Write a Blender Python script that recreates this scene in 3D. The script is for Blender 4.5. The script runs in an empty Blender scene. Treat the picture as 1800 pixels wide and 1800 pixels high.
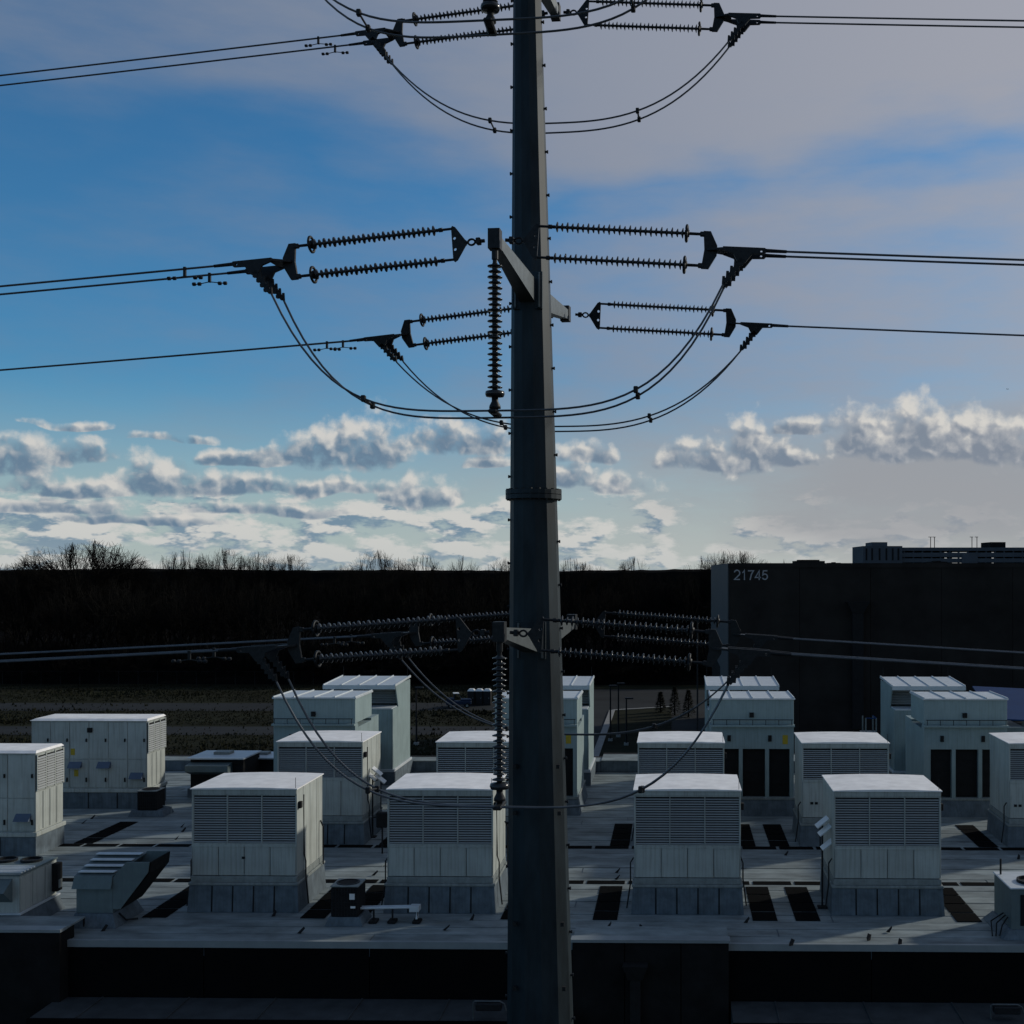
import bpy, bmesh, math, random
import numpy as np
from mathutils import Vector, Matrix, Quaternion
from mathutils.geometry import tessellate_polygon
random.seed(7); rng = np.random.default_rng(7)
S = bpy.context.scene
COL = S.collection
rad = math.radians

# ------------------------------------------------------------------ camera
F, PX, PY, YAW = 2000.0, 1150.0, 1000.0, rad(1.0)     # focal length / principal point, in pixels of the 1800 px photograph
cs, sn = math.cos(YAW), math.sin(YAW)
cam = bpy.data.cameras.new('camera'); camo = bpy.data.objects.new('camera', cam); COL.objects.link(camo)
camo.location = (0, 0, 0); camo.rotation_euler = (rad(90), 0, YAW)
cam.sensor_width = 36; cam.lens = 36*F/1800; cam.shift_x = (900-PX)/1800; cam.shift_y = (PY-900)/1800
cam.clip_start = 0.1; cam.clip_end = 12000
S.camera = camo
S.render.resolution_x = S.render.resolution_y = 1024

# ------------------------------------------------------------------ light
SUN_EL, SUN_AZ = rad(23), rad(31)          # azimuth counted from +X towards +Y
sdir = Vector((math.cos(SUN_AZ)*math.cos(SUN_EL), math.sin(SUN_AZ)*math.cos(SUN_EL), math.sin(SUN_EL)))
sl = bpy.data.lights.new('sun', 'SUN'); sl.energy = 2.6; sl.angle = rad(2.5); sl.color = (1, .94, .83)
so = bpy.data.objects.new('sun', sl); COL.objects.link(so); so.rotation_euler = sdir.to_track_quat('Z', 'Y').to_euler(); so.location = (60, 40, 40)
S.view_settings.view_transform = 'Standard'; S.view_settings.look = 'None'
S.view_settings.exposure = 0.0; S.view_settings.gamma = 1.0; S.view_settings.use_curve_mapping = False

# ------------------------------------------------------------------ sky with clouds (world shader, all in directions)
W = bpy.data.worlds.new('World'); S.world = W; W.use_nodes = True
SKY_STRENGTH, SKY_TINT = 0.08, (.45, .99, 1.22)
def build_world():
    nt = W.node_tree; N = nt.nodes; L = nt.links; N.clear()
    def mk(t, **k):
        n = N.new(t)
        for a, b in k.items(): setattr(n, a, b)
        return n
    def put(sock, v):
        if hasattr(v, 'node'): L.new(v, sock)
        else: sock.default_value = v
    def m(op, a, b=0.0, c=0.0):
        n = mk('ShaderNodeMath', operation=op); put(n.inputs[0], a); put(n.inputs[1], b); put(n.inputs[2], c); return n.outputs[0]
    def vm(op, a, b=(0, 0, 0), c=(0, 0, 0)):
        n = mk('ShaderNodeVectorMath', operation=op); put(n.inputs[0], a); put(n.inputs[1], b); put(n.inputs[2], c)
        return n.outputs['Value' if op == 'DOT_PRODUCT' else 'Vector']
    def ss(v, lo, hi):
        n = mk('ShaderNodeMapRange', interpolation_type='SMOOTHSTEP'); put(n.inputs[0], v); n.inputs[1].default_value = lo; n.inputs[2].default_value = hi; return n.outputs[0]
    def mix(f, a, b):
        n = mk('ShaderNodeMix', data_type='RGBA'); put(n.inputs[0], f); put(n.inputs[6], a); put(n.inputs[7], b); return n.outputs[2]
    K = 1.0/SKY_STRENGTH
    def col(r, g, b): return (r*K, g*K, b*K, 1)
    def noise(vec, scale, detail, rough=.55, out='Fac'):
        n = mk('ShaderNodeTexNoise', noise_dimensions='2D'); L.new(vec, n.inputs['Vector']); n.inputs['Scale'].default_value = scale
        n.inputs['Detail'].default_value = detail; n.inputs['Roughness'].default_value = rough; return n.outputs[out]
    def voro(vec, scale):
        n = mk('ShaderNodeTexVoronoi', voronoi_dimensions='2D', feature='SMOOTH_F1'); L.new(vec, n.inputs['Vector']); n.inputs['Scale'].default_value = scale; n.inputs['Smoothness'].default_value = .6; return n.outputs['Distance']
    tc = mk('ShaderNodeTexCoord'); D = tc.outputs['Generated']; sep = mk('ShaderNodeSeparateXYZ'); L.new(D, sep.inputs[0]); x, y, z = sep.outputs
    h = m('ADD', m('SQRT', m('ADD', m('MULTIPLY', x, x), m('MULTIPLY', y, y))), 1e-3)
    el = m('MINIMUM', m('DIVIDE', z, h), 4.0); az = m('ARCTAN2', x, y)
    c_ = mk('ShaderNodeCombineXYZ'); L.new(az, c_.inputs[0]); L.new(el, c_.inputs[1]); L.new(el, c_.inputs[2]); P = c_.outputs[0]     # (azimuth, elevation, elevation)
    sky = mk('ShaderNodeTexSky', sky_type='NISHITA', sun_disc=False, sun_elevation=SUN_EL, sun_rotation=math.pi/2-SUN_AZ, altitude=100, air_density=1.0, dust_density=.35, ozone_density=3.5)
    base = vm('MULTIPLY', sky.outputs[0], SKY_TINT)
    sdot = vm('DOT_PRODUCT', D, sdir); warm = ss(sdot, .2, 1.0)
    # high thin veil, thicker towards the sun and overhead, with a clear rift
    nv = noise(vm('MULTIPLY', P, (1, 2.6, 0)), 2.2, 3); nf = noise(vm('MULTIPLY', P, (1, 3.4, 0)), 7.0, 5, .58)
    e2 = m('ADD', el, m('MULTIPLY', m('SUBTRACT', nv, .5), .22))
    veil = m('ADD', m('ADD', .16, m('MULTIPLY', ss(az, -.52, .15), .66)), m('MULTIPLY', ss(e2, .24, .46), .50))
    veil = m('ADD', veil, m('MULTIPLY', m('SUBTRACT', nf, .5), .75))
    rift = m('MAXIMUM', m('SUBTRACT', 1.0, m('DIVIDE', m('ABSOLUTE', m('SUBTRACT', e2, m('ADD', .325, m('MULTIPLY', az, -.03)))), .05)), 0.0)
    veil = m('SUBTRACT', veil, m('MULTIPLY', rift, .46))
    veil = m('MULTIPLY', m('MULTIPLY', ss(veil, -.1, 1.2), .93), m('SUBTRACT', 1.0, m('MULTIPLY', ss(e2, .5, 1.2), .45)))
    c = mix(veil, base, mix(warm, col(.195, .238, .322), col(.395, .392, .425)))
    # milky air low down
    hz = m('MULTIPLY', m('SUBTRACT', 1.0, ss(el, -.02, .17)), .9)
    c = mix(hz, c, mix(warm, col(.44, .49, .48), col(.54, .52, .475)))
    # rows of far flat cumulus along the horizon
    pb = vm('MULTIPLY', P, (1, 2.7, 0)); nb = noise(pb, 19, 6, .6)
    lb = m('MULTIPLY', m('SUBTRACT', 1.0, ss(el, .035, .115)), m('SUBTRACT', 1.0, m('MULTIPLY', ss(az, -.2, .05), .16)))
    d2 = m('ADD', m('SUBTRACT', nb, .86), m('MULTIPLY', lb, .48))
    nb2 = noise(vm('ADD', pb, (.008, .022, 0)), 19, 4, .6)
    dark2 = ss(m('ADD', m('MULTIPLY', m('SUBTRACT', nb2, nb), 5.0), d2), -.05, .62)
    c2 = mix(dark2, col(.61, .605, .58), col(.16, .25, .34))
    c2 = mix(m('MULTIPLY', m('SUBTRACT', 1.0, ss(el, .0, .04)), .30), c2, col(.42, .47, .48))
    c = mix(m('MULTIPLY', ss(d2, -.02, .16), .92), c, c2)
    # grey rain veil below the right-hand heaps
    gv = vm('DOT_PRODUCT', *(2*[vm('MULTIPLY_ADD', P, (F/390, F/110, 0), (-math.atan(480/F)*F/390, -(PY-868)/F*F/105, 0))]))
    gm_ = m('MULTIPLY', ss(m('ADD', m('SUBTRACT', 1.0, gv), m('MULTIPLY', m('SUBTRACT', nf, .5), 1.6)), -1.3, 1.0), .85)
    c = mix(gm_, c, col(.31, .322, .35))
    # the cumulus heaps standing over the wood: (px, base, half width, height) on the photograph turned into directions
    heaps = [(120, 806, 60, 36), (-5, 826, 75, 46), (560, 812, 85, 48), (640, 806, 62, 80), (425, 814, 88, 24), (765, 790, 60, 56), (835, 792, 80, 46),
             (285, 862, 60, 52), (150, 866, 140, 28), (395, 864, 110, 32), (570, 862, 150, 25), (735, 880, 50, 48), (1235, 818, 72, 48),
             (1310, 812, 72, 86), (1375, 822, 62, 36), (1030, 814, 40, 36), (1100, 864, 56, 34), (1000, 856, 45, 32), (1605, 798, 135, 92),
             (1515, 792, 80, 62), (1750, 796, 140, 80), (860, 822, 50, 18), (1430, 760, 80, 26), (130, 752, 55, 14), (300, 776, 55, 14), (60, 898, 150, 22),
             (250, 918, 150, 16), (480, 900, 120, 18), (1980, 800, 200, 110), (-230, 830, 150, 60)]
    wn = noise(P, 13, 2, .5, 'Color')
    PW = vm('ADD', P, vm('MULTIPLY', vm('SUBTRACT', wn, (.5, .5, .5)), (.05, .0, .0)))
    sw_ = mk('ShaderNodeSeparateXYZ'); L.new(wn, sw_.inputs[0]); du = m('MULTIPLY', m('SUBTRACT', sw_.outputs[1], .5), .022)
    cw = mk('ShaderNodeCombineXYZ'); L.new(du, cw.inputs[1]); L.new(du, cw.inputs[2]); PW = vm('ADD', PW, cw.outputs[0])
    Fd, Gd = 9.0, 9.0
    for (px, py, w, hh) in heaps:
        a_ = (px-PX)/F; X = -sn+cs*a_; Y = cs+sn*a_; A = math.atan2(X, Y); E = (PY-py)/F/math.hypot(X, Y); iw = F/(w*1.15); ih = F/(hh*1.1)
        V = vm('MULTIPLY_ADD', PW, (iw, ih, -4.0*ih), (-A*iw, -E*ih, 4.0*E*ih))
        V = vm('MAXIMUM', V, (-99, 0, 0)); Fd = m('MINIMUM', Fd, vm('DOT_PRODUCT', V, V))
        G = vm('MULTIPLY_ADD', V, (.92, 2.0, .6), (.16, -.12, 0)); Gd = m('MINIMUM', Gd, vm('DOT_PRODUCT', G, G))
    f = m('SUBTRACT', 1.0, Fd)
    PV = vm('ADD', P, vm('MULTIPLY', vm('SUBTRACT', noise(P, 60, 2, .5, 'Color'), (.5, .5, .5)), (.016, .016, 0)))
    off = vm('ADD', PV, (.007, .008, 0))
    v1, v1o = voro(PV, 34), voro(off, 34); v2, v2o = voro(PV, 84), voro(vm('ADD', PV, (.0035, .004, 0)), 84)
    nz = noise(P, 40, 8, .66)
    puff = m('ADD', m('MULTIPLY', m('SUBTRACT', .42, v1), 1.0), m('MULTIPLY', m('SUBTRACT', .42, v2), .55))
    dens = m('ADD', m('ADD', m('MULTIPLY', f, .85), puff), m('MULTIPLY', m('SUBTRACT', nz, .52), 1.55))
    mask = ss(dens, -.2, .75)
    lit = m('ADD', m('MULTIPLY', m('SUBTRACT', v1o, v1), 1.5), m('MULTIPLY', m('SUBTRACT', v2o, v2), 1.1))
    core = m('SUBTRACT', m('SUBTRACT', 1.0, m('MULTIPLY', Gd, .8)), lit)
    core = m('ADD', core, m('MULTIPLY', m('SUBTRACT', nz, .5), -2.2))
    lt = mix(warm, col(.63, .615, .585), col(.68, .655, .61)); md = mix(warm, col(.33, .375, .42), col(.39, .395, .42)); dk = mix(warm, col(.13, .205, .295), col(.25, .27, .315))
    cc = mix(ss(core, .25, 1.25), mix(ss(core, -.5, .55), lt, md), dk)
    c = mix(m('MULTIPLY', mask, .95), c, cc)
    bg = mk('ShaderNodeBackground'); L.new(c, bg.inputs[0]); bg.inputs[1].default_value = SKY_STRENGTH
    out = mk('ShaderNodeOutputWorld'); L.new(bg.outputs[0], out.inputs[0])
build_world()
W.cycles.sampling_method = 'MANUAL'; W.cycles.sample_map_resolution = 256
S.cycles.max_bounces = 3; S.cycles.diffuse_bounces = 2; S.cycles.glossy_bounces = 2

# ------------------------------------------------------------------ helpers
ROOF, GROUND = -10.3, -19.0
def ray(px, py, depth):                      # a point at that distance in front of the viewpoint
    a = (px-PX)/F
    return Vector((depth*(-sn+cs*a), depth*(cs+sn*a), depth*(PY-py)/F))
def XW(px, Y):
    a = (px-PX)/F
    return Y*(a*cs-sn)/(cs+a*sn)
def YG(py, z): return F*(-z)/(py-PY)

def principled(name, c, rough=.6, metal=0.0, var=.15, scale=3.0, bump=0.0, bscale=40, stretch=(1, 1, 1), c2=None, streak=0.0, spec=.16, objvar=.05):
    mt = bpy.data.materials.new(name); mt.use_nodes = True; nt = mt.node_tree; p = nt.nodes['Principled BSDF']
    p.inputs['Roughness'].default_value = rough; p.inputs['Metallic'].default_value = metal
    p.inputs['Specular IOR Level'].default_value = spec
    tc = nt.nodes.new('ShaderNodeTexCoord'); mp = nt.nodes.new('ShaderNodeMapping'); nt.links.new(tc.outputs['Object'], mp.inputs[0]); mp.inputs['Scale'].default_value = stretch
    n = nt.nodes.new('ShaderNodeTexNoise'); nt.links.new(mp.outputs[0], n.inputs['Vector']); n.inputs['Scale'].default_value = scale; n.inputs['Detail'].default_value = 6; n.inputs['Roughness'].default_value = .62
    mr = nt.nodes.new('ShaderNodeMapRange'); nt.links.new(n.outputs['Fac'], mr.inputs[0]); mr.inputs[1].default_value = .3; mr.inputs[2].default_value = .7
    mx = nt.nodes.new('ShaderNodeMix'); mx.data_type = 'RGBA'; nt.links.new(mr.outputs[0], mx.inputs[0])
    lo = c2 if c2 else tuple(v*(1-var) for v in c); hi = c if c2 else tuple(min(1, v*(1+var)) for v in c)
    mx.inputs[6].default_value = (*lo, 1); mx.inputs[7].default_value = (*hi, 1)
    outc = mx.outputs[2]
    if streak > 0:                            # rain streaks: noise drawn out downwards
        mp2 = nt.nodes.new('ShaderNodeMapping'); nt.links.new(tc.outputs['Object'], mp2.inputs[0]); mp2.inputs['Scale'].default_value = (7, 7, .35)
        n2 = nt.nodes.new('ShaderNodeTexNoise'); nt.links.new(mp2.outputs[0], n2.inputs['Vector']); n2.inputs['Scale'].default_value = 2.0; n2.inputs['Detail'].default_value = 5
        r2 = nt.nodes.new('ShaderNodeMapRange'); nt.links.new(n2.outputs['Fac'], r2.inputs[0]); r2.inputs[1].default_value = .45; r2.inputs[2].default_value = .75; r2.inputs[4].default_value = streak
        m2 = nt.nodes.new('ShaderNodeMix'); m2.data_type = 'RGBA'; nt.links.new(r2.outputs[0], m2.inputs[0]); nt.links.new(outc, m2.inputs[6]); m2.inputs[7].default_value = (c[0]*.42, c[1]*.40, c[2]*.34, 1)
        outc = m2.outputs[2]
    oi = nt.nodes.new('ShaderNodeObjectInfo'); rr = nt.nodes.new('ShaderNodeMapRange'); nt.links.new(oi.outputs['Random'], rr.inputs[0]); rr.inputs[3].default_value = 1-objvar; rr.inputs[4].default_value = 1+objvar
    vmul = nt.nodes.new('ShaderNodeVectorMath'); vmul.operation = 'SCALE'; nt.links.new(outc, vmul.inputs[0]); nt.links.new(rr.outputs[0], vmul.inputs['Scale']); outc = vmul.outputs[0]
    nt.links.new(outc, p.inputs['Base Color'])
    if bump > 0:
        nb = nt.nodes.new('ShaderNodeTexNoise'); nt.links.new(tc.outputs['Object'], nb.inputs['Vector']); nb.inputs['Scale'].default_value = bscale; nb.inputs['Detail'].default_value = 4
        b = nt.nodes.new('ShaderNodeBump'); b.inputs['Strength'].default_value = bump; nt.links.new(nb.outputs['Fac'], b.inputs['Height']); nt.links.new(b.outputs[0], p.inputs['Normal'])
    return mt
M = dict(
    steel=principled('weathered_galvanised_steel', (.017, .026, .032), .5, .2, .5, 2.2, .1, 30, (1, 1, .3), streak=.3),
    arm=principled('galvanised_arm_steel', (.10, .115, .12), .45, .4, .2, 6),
    fitting=principled('dark_forged_fitting', (.018, .020, .022), .5, .3, .3, 20),
    shed=principled('grey_polymer_insulator', (.020, .023, .026), .22, 0, .12, 12, spec=.3),
    wire=principled('weathered_aluminium_conductor', (.10, .108, .115), .4, .6, .2, 4),
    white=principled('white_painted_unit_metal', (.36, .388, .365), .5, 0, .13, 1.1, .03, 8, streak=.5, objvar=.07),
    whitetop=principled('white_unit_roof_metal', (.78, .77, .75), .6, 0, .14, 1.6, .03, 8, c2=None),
    grey=principled('pale_grey_unit_metal', (.235, .305, .31), .5, 0, .10, 1.2, .03, 8, streak=.3),
    seam=principled('bright_standing_seam_metal', (.50, .54, .56), .45, .2, .1, 3),
    core=principled('dark_louvre_void', (.012, .013, .014), .8, 0, .2, 4),
    slat=principled('louvre_slat_metal', (.33, .35, .35), .45, .1, .08, 2),
    curb=principled('blue_grey_curb_flashing', (.10, .128, .15), .65, 0, .3, 2.5, .08, 14, streak=.45, objvar=.1),
    rail=principled('base_rail_metal', (.20, .225, .22), .55, 0, .2, 5, streak=.3),
    black=principled('black_rubber', (.012, .0125, .013), .85, 0, .3, 6, spec=.2),
    pad=principled('black_walkway_mat', (.0055, .0058, .006), .95, 0, .35, 9, .1, 60, spec=.02),
    membrane=principled('weathered_grey_roof_membrane', (.178, .208, .212), .75, 0, .38, .9, .06, 5, (1, 2.2, 1), objvar=.13),
    coping=principled('pale_metal_coping', (.24, .27, .28), .5, .2, .1, 2),
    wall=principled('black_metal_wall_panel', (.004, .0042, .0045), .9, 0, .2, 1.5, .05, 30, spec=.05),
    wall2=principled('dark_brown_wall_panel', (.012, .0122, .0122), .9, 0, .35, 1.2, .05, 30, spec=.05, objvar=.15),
    ledge=principled('grey_lower_roof', (.045, .051, .054), .8, 0, .25, 2),
    bigwall=principled('dark_brown_precast', (.022, .0198, .018), .95, 0, .3, .3, spec=.04, objvar=.16),
    cladding=principled('grey_cladding', (.07, .072, .074), .7, 0, .1, .3),
    letter=principled('white_sign_letters', (.30, .30, .31), .5, 0, .05, 2),
    garage=principled('garage_concrete', (.06, .072, .085), .8, 0, .15, .2),
    grass=principled('shaded_winter_grass', (.024, .026, .0165), .95, 0, .3, .35, .3, 1.5, (.3, 1, 1), c2=(.010, .010, .0065), spec=.03),  # winter grass, its colour taken down to stand in for cloud shadow
    asphalt=principled('asphalt_road', (.022, .0245, .026), .9, 0, .3, .12, .1, 8, (.3, 1, 1), spec=.1),
    kerb=principled('pale_concrete_kerb', (.22, .22, .21), .8, 0, .15, 1),
    verge=principled('rough_tussock_grass', (.032, .035, .022), .95, 0, .3, .12, c2=(.010, .010, .006), spec=.02),
    bark=principled('dark_winter_bark', (.009, .0088, .0082), .95, 0, .3, 2, spec=.0),
    ridge=principled('far_woodland', (.009, .009, .009), 1, 0, .3, .05, spec=.0),
    conifer=principled('dark_conifer_needles', (.006, .008, .005), .9, 0, .35, 3, spec=.1),
    yellow=principled('yellow_warning_label', (.36, .27, .03), .6, 0, .15, 20),
    blueaw=principled('blue_grey_rain_hood', (.09, .12, .17), .45, .1, .08, 4),
    teal=principled('pale_teal_metal', (.12, .155, .16), .5, .1, .12, 3, streak=.15),
    lamp=principled('white_floodlight_housing', (.72, .73, .72), .35, .1, .04, 5),
    bluetarp=principled('blue_metal_roof', (.010, .04, .12), .9, 0, .1, 2),
    cab=principled('dark_blue_vehicle_paint', (.02, .035, .07), .3, .2, .1, 4),
    glass=principled('pale_windscreen_glass', (.18, .25, .33), .12, 0, .05, 4),
    loo=principled('dark_plastic_cabin', (.014, .015, .017), .6, 0, .1, 4),
)

class MB:
    def __init__(s): s.v = []; s.f = []
    def add(s, vs, fs):
        o = len(s.v); s.v += [tuple(v) for v in vs]; s.f += [tuple(i+o for i in f) for f in fs]; return s
    def box(s, x0, x1, y0, y1, z0, z1, b=0.0):
        if b <= 0:
            vs = [(x, y, z) for z in (z0, z1) for y in (y0, y1) for x in (x0, x1)]
            return s.add(vs, [(0, 2, 3, 1), (4, 5, 7, 6), (0, 1, 5, 4), (2, 6, 7, 3), (0, 4, 6, 2), (1, 3, 7, 5)])
        bm = bmesh.new(); bmesh.ops.create_cube(bm, size=1)
        for v in bm.verts: v.co = ((x0+x1)/2+v.co.x*(x1-x0), (y0+y1)/2+v.co.y*(y1-y0), (z0+z1)/2+v.co.z*(z1-z0))
        bmesh.ops.bevel(bm, geom=bm.edges[:], offset=b, segments=1, affect='EDGES', profile=.5)
        bm.verts.index_update(); s.add([v.co[:] for v in bm.verts], [[v.index for v in f.verts] for f in bm.faces]); bm.free(); return s
    def frustum(s, lo, hi, z0, z1):          # lo/hi = (x0,x1,y0,y1)
        vs = [(lo[i], lo[2+j], z0) for j in (0, 1) for i in (0, 1)]+[(hi[i], hi[2+j], z1) for j in (0, 1) for i in (0, 1)]
        return s.add(vs, [(0, 2, 3, 1), (4, 5, 7, 6), (0, 1, 5, 4), (2, 6, 7, 3), (0, 4, 6, 2), (1, 3, 7, 5)])
    def tube(s, pts, r, n=6, cap=True):
        pts = [Vector(p) for p in pts]; rs = r if isinstance(r, (list, tuple)) else [r]*len(pts)
        rings = []; up = Vector((0, 0, 1))
        for i, p in enumerate(pts):
            t = (pts[min(i+1, len(pts)-1)]-pts[max(i-1, 0)]).normalized()
            a = t.cross(up)
            if a.length < .05: a = t.cross(Vector((0, 1, 0)))
            a.normalize(); b = a.cross(t)
            rings.append([p+rs[i]*(math.cos(2*math.pi*k/n)*a+math.sin(2*math.pi*k/n)*b) for k in range(n)])
        vs = [v for rg in rings for v in rg]; fs = []
        for i in range(len(pts)-1):
            for k in range(n): fs.append((i*n+k, i*n+(k+1) % n, (i+1)*n+(k+1) % n, (i+1)*n+k))
        if cap: fs += [tuple(range(n))[::-1], tuple((len(pts)-1)*n+k for k in range(n))]
        return s.add(vs, fs)
    def lathe(s, prof, n=10, axis='X', origin=(0, 0, 0)):   # prof = [(t, r)]
        o = Vector(origin); vs = []; fs = []
        for (t, r) in prof:
            for k in range(n):
                a = 2*math.pi*k/n; c_, s_ = r*math.cos(a), r*math.sin(a)
                p = {'X': (t, c_, s_), 'Y': (c_, t, s_), 'Z': (c_, s_, t)}[axis]
                vs.append(o+Vector(p))
        for i in range(len(prof)-1):
            for k in range(n): fs.append((i*n+k, i*n+(k+1) % n, (i+1)*n+(k+1) % n, (i+1)*n+k))
        fs += [tuple(range(n))[::-1], tuple((len(prof)-1)*n+k for k in range(n))]
        return s.add(vs, fs)
    def plate(s, outer, t, holes=(), plane='XZ', off=0.0):   # flat plate with holes, thickness t
        loops = [list(outer)]+[list(h_) for h_ in holes]; flat = [p for lp in loops for p in lp]
        tris = tessellate_polygon([[Vector((p[0], p[1], 0)) for p in lp] for lp in loops])
        def P(p, w): return {'XZ': (p[0], off+w, p[1]), 'XY': (p[0], p[1], off+w), 'YZ': (off+w, p[0], p[1])}[plane]
        n = len(flat); vs = [P(p, -t/2) for p in flat]+[P(p, t/2) for p in flat]
        fs = [tuple(tr) for tr in tris]+[tuple(i+n for i in tr[::-1]) for tr in tris]; o = 0
        for lp in loops:
            k = len(lp)
            for i in range(k): fs.append((o+i, o+(i+1) % k, o+(i+1) % k+n, o+i+n))
            o += k
        return s.add(vs, fs)
    def beam(s, p0, p1, a0, b0, a1, b1, up=(0, 0, 1)):   # tapered beam, width a, height b
        p0, p1 = Vector(p0), Vector(p1); t = (p1-p0).normalized(); sd = t.cross(Vector(up)).normalized(); u = sd.cross(t)
        vs = []
        for p, a, b in ((p0, a0, b0), (p1, a1, b1)): vs += [p+sd*i*a/2+u*j*b/2 for j in (-1, 1) for i in (-1, 1)]
        return s.add(vs, [(0, 2, 3, 1), (4, 5, 7, 6), (0, 1, 5, 4), (2, 6, 7, 3), (0, 4, 6, 2), (1, 3, 7, 5)])
    def mesh(s, name, mat, smooth=False):
        me = bpy.data.meshes.new(name); me.from_pydata(s.v, [], s.f)
        bm = bmesh.new(); bm.from_mesh(me); bmesh.ops.recalc_face_normals(bm, faces=bm.faces[:]); bm.to_mesh(me); bm.free()
        if smooth: me.polygons.foreach_set('use_smooth', [True]*len(me.polygons))
        me.materials.append(mat); return me
    def build(s, name, mat, parent=None, smooth=False):
        return obj(name, s.mesh(name, mat, smooth), parent)
def obj(name, me, parent=None, loc=None):
    o = bpy.data.objects.new(name, me); COL.objects.link(o)
    if parent: o.parent = parent
    if loc is not None: o.location = loc
    return o
def tag(o, label, cat, group=None):
    o['label'] = label; o['category'] = cat
    if group: o['group'] = group
    return o
def thing(name, label, cat, loc=(0, 0, 0), rz=0.0, group=None):
    o = obj(name, None); o.location = loc; o.rotation_euler = (0, 0, rz); o.empty_display_size = .2
    return tag(o, label, cat, group)
def struct(o): o['kind'] = 'structure'; return o
def kids(o): return KIDS.get(o.name, [])
def copy_tree(o, parent=None):
    c = o.copy(); COL.objects.link(c); c.parent = parent
    for ch in [k for k in ALLKIDS(o)]: copy_tree(ch, c)
    return c
def ALLKIDS(o): return list(o.children)
def place(proto, used, loc, label, rz=0.0):
    o = proto if not used else copy_tree(proto)
    o.location = loc; o.rotation_euler = (0, 0, rz); o['label'] = label
    return o

# ------------------------------------------------------------------ ground, roads
g = struct(MB().add([(-6000, -200, GROUND), (6000, -200, GROUND), (6000, 9000, GROUND), (-6000, 9000, GROUND)], [(0, 1, 2, 3)]).build('ground', M['grass']))
def strip(name, pts_far, pts_near, dz, mat):        # a sheet between two lines of (X, Y)
    n = len(pts_far); vs = [(x, y, GROUND+dz) for x, y in pts_near]+[(x, y, GROUND+dz) for x, y in pts_far]
    return MB().add(vs, [(i, i+1, n+i+1, n+i) for i in range(n-1)]).build(name, mat)
def yl(py): return YG(py, GROUND)
xs = [-190+10*i for i in range(28)]
def lane(y0, y1, amp=1.5, ph=0.0):
    fa = [(x, y1+amp*math.sin(x/45+ph)) for x in xs]; ne = [(x, y0+amp*math.sin(x/45+ph+.2)) for x in xs]; return fa, ne
struct(strip('road', *lane(yl(1250), yl(1236), 1.4, .6), .004, M['asphalt']))
struct(strip('road', *lane(yl(1292), yl(1277), 1.2, .2), .004, M['asphalt']))
struct(strip('path', *lane(yl(1201), yl(1191), 2.5, 1.2), .004, M['asphalt']))
vs, fs = [], []
for i in range(26000):                                   # rough tussocks on the verges
    Y = rng.uniform(112, 184); X = rng.uniform(-.66, -.11)*Y; sz = rng.uniform(.05, .2)*(1.6 if math.sin(X*.13)+math.sin(Y*.4+X*.05) > .6 else 1); edges = (yl(1250), yl(1236), yl(1292), yl(1277))
    if (edges[0] < Y < edges[1] or edges[2] < Y < edges[3]) and rng.random() < .93: continue
    for k_ in range(3):
        a = rng.uniform(0, 6.28); o = len(vs); c_, s_ = math.cos(a)*sz, math.sin(a)*sz
        vs += [(X-c_*.5, Y-s_*.5, GROUND), (X+c_*.5, Y+s_*.5, GROUND), (X+c_*.4+rng.normal(0, .04), Y+s_*.4, GROUND+sz*rng.uniform(.8, 1.6))]; fs.append((o, o+1, o+2))
tu = MB().add(vs, fs).build('tussock_grass', M['verge']); tag(tu, 'rough winter tussock grass on the verges beyond the roof', 'grass'); tu['kind'] = 'stuff'
# yard to the right of the pole
Yk0, Yk1 = yl(1330), yl(1250)
xa0, xa1 = XW(1052, Yk0), XW(1076, Yk1)
struct(strip('yard', [(XW(940, yl(1212)), yl(1212)), (XW(1240, yl(1212)), yl(1212))], [(XW(940, yl(1212)), 66), (XW(1240, yl(1212)), 66)], .003, M['asphalt']))
bed = struct(strip('lawn', [(xa1+.2, Yk1-.2), (XW(1180, Yk1+4), Yk1+4)], [(xa0+.2, Yk0-22), (XW(1180, Yk1+4)+.2, Yk0-22)], .09, M['grass']))
k = MB(); k.beam((xa0-.1, Yk0-22, GROUND+.07), (xa1, Yk1, GROUND+.07), .75, .14, .75, .14); struct(k.build('kerb', M['kerb']))
k = MB(); k.beam((xa1+.1, Yk1+.2, GROUND+.075), (XW(1180, Yk1+4), Yk1+4, GROUND+.075), .6, .15, .6, .15); struct(k.build('kerb', M['kerb']))

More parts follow.
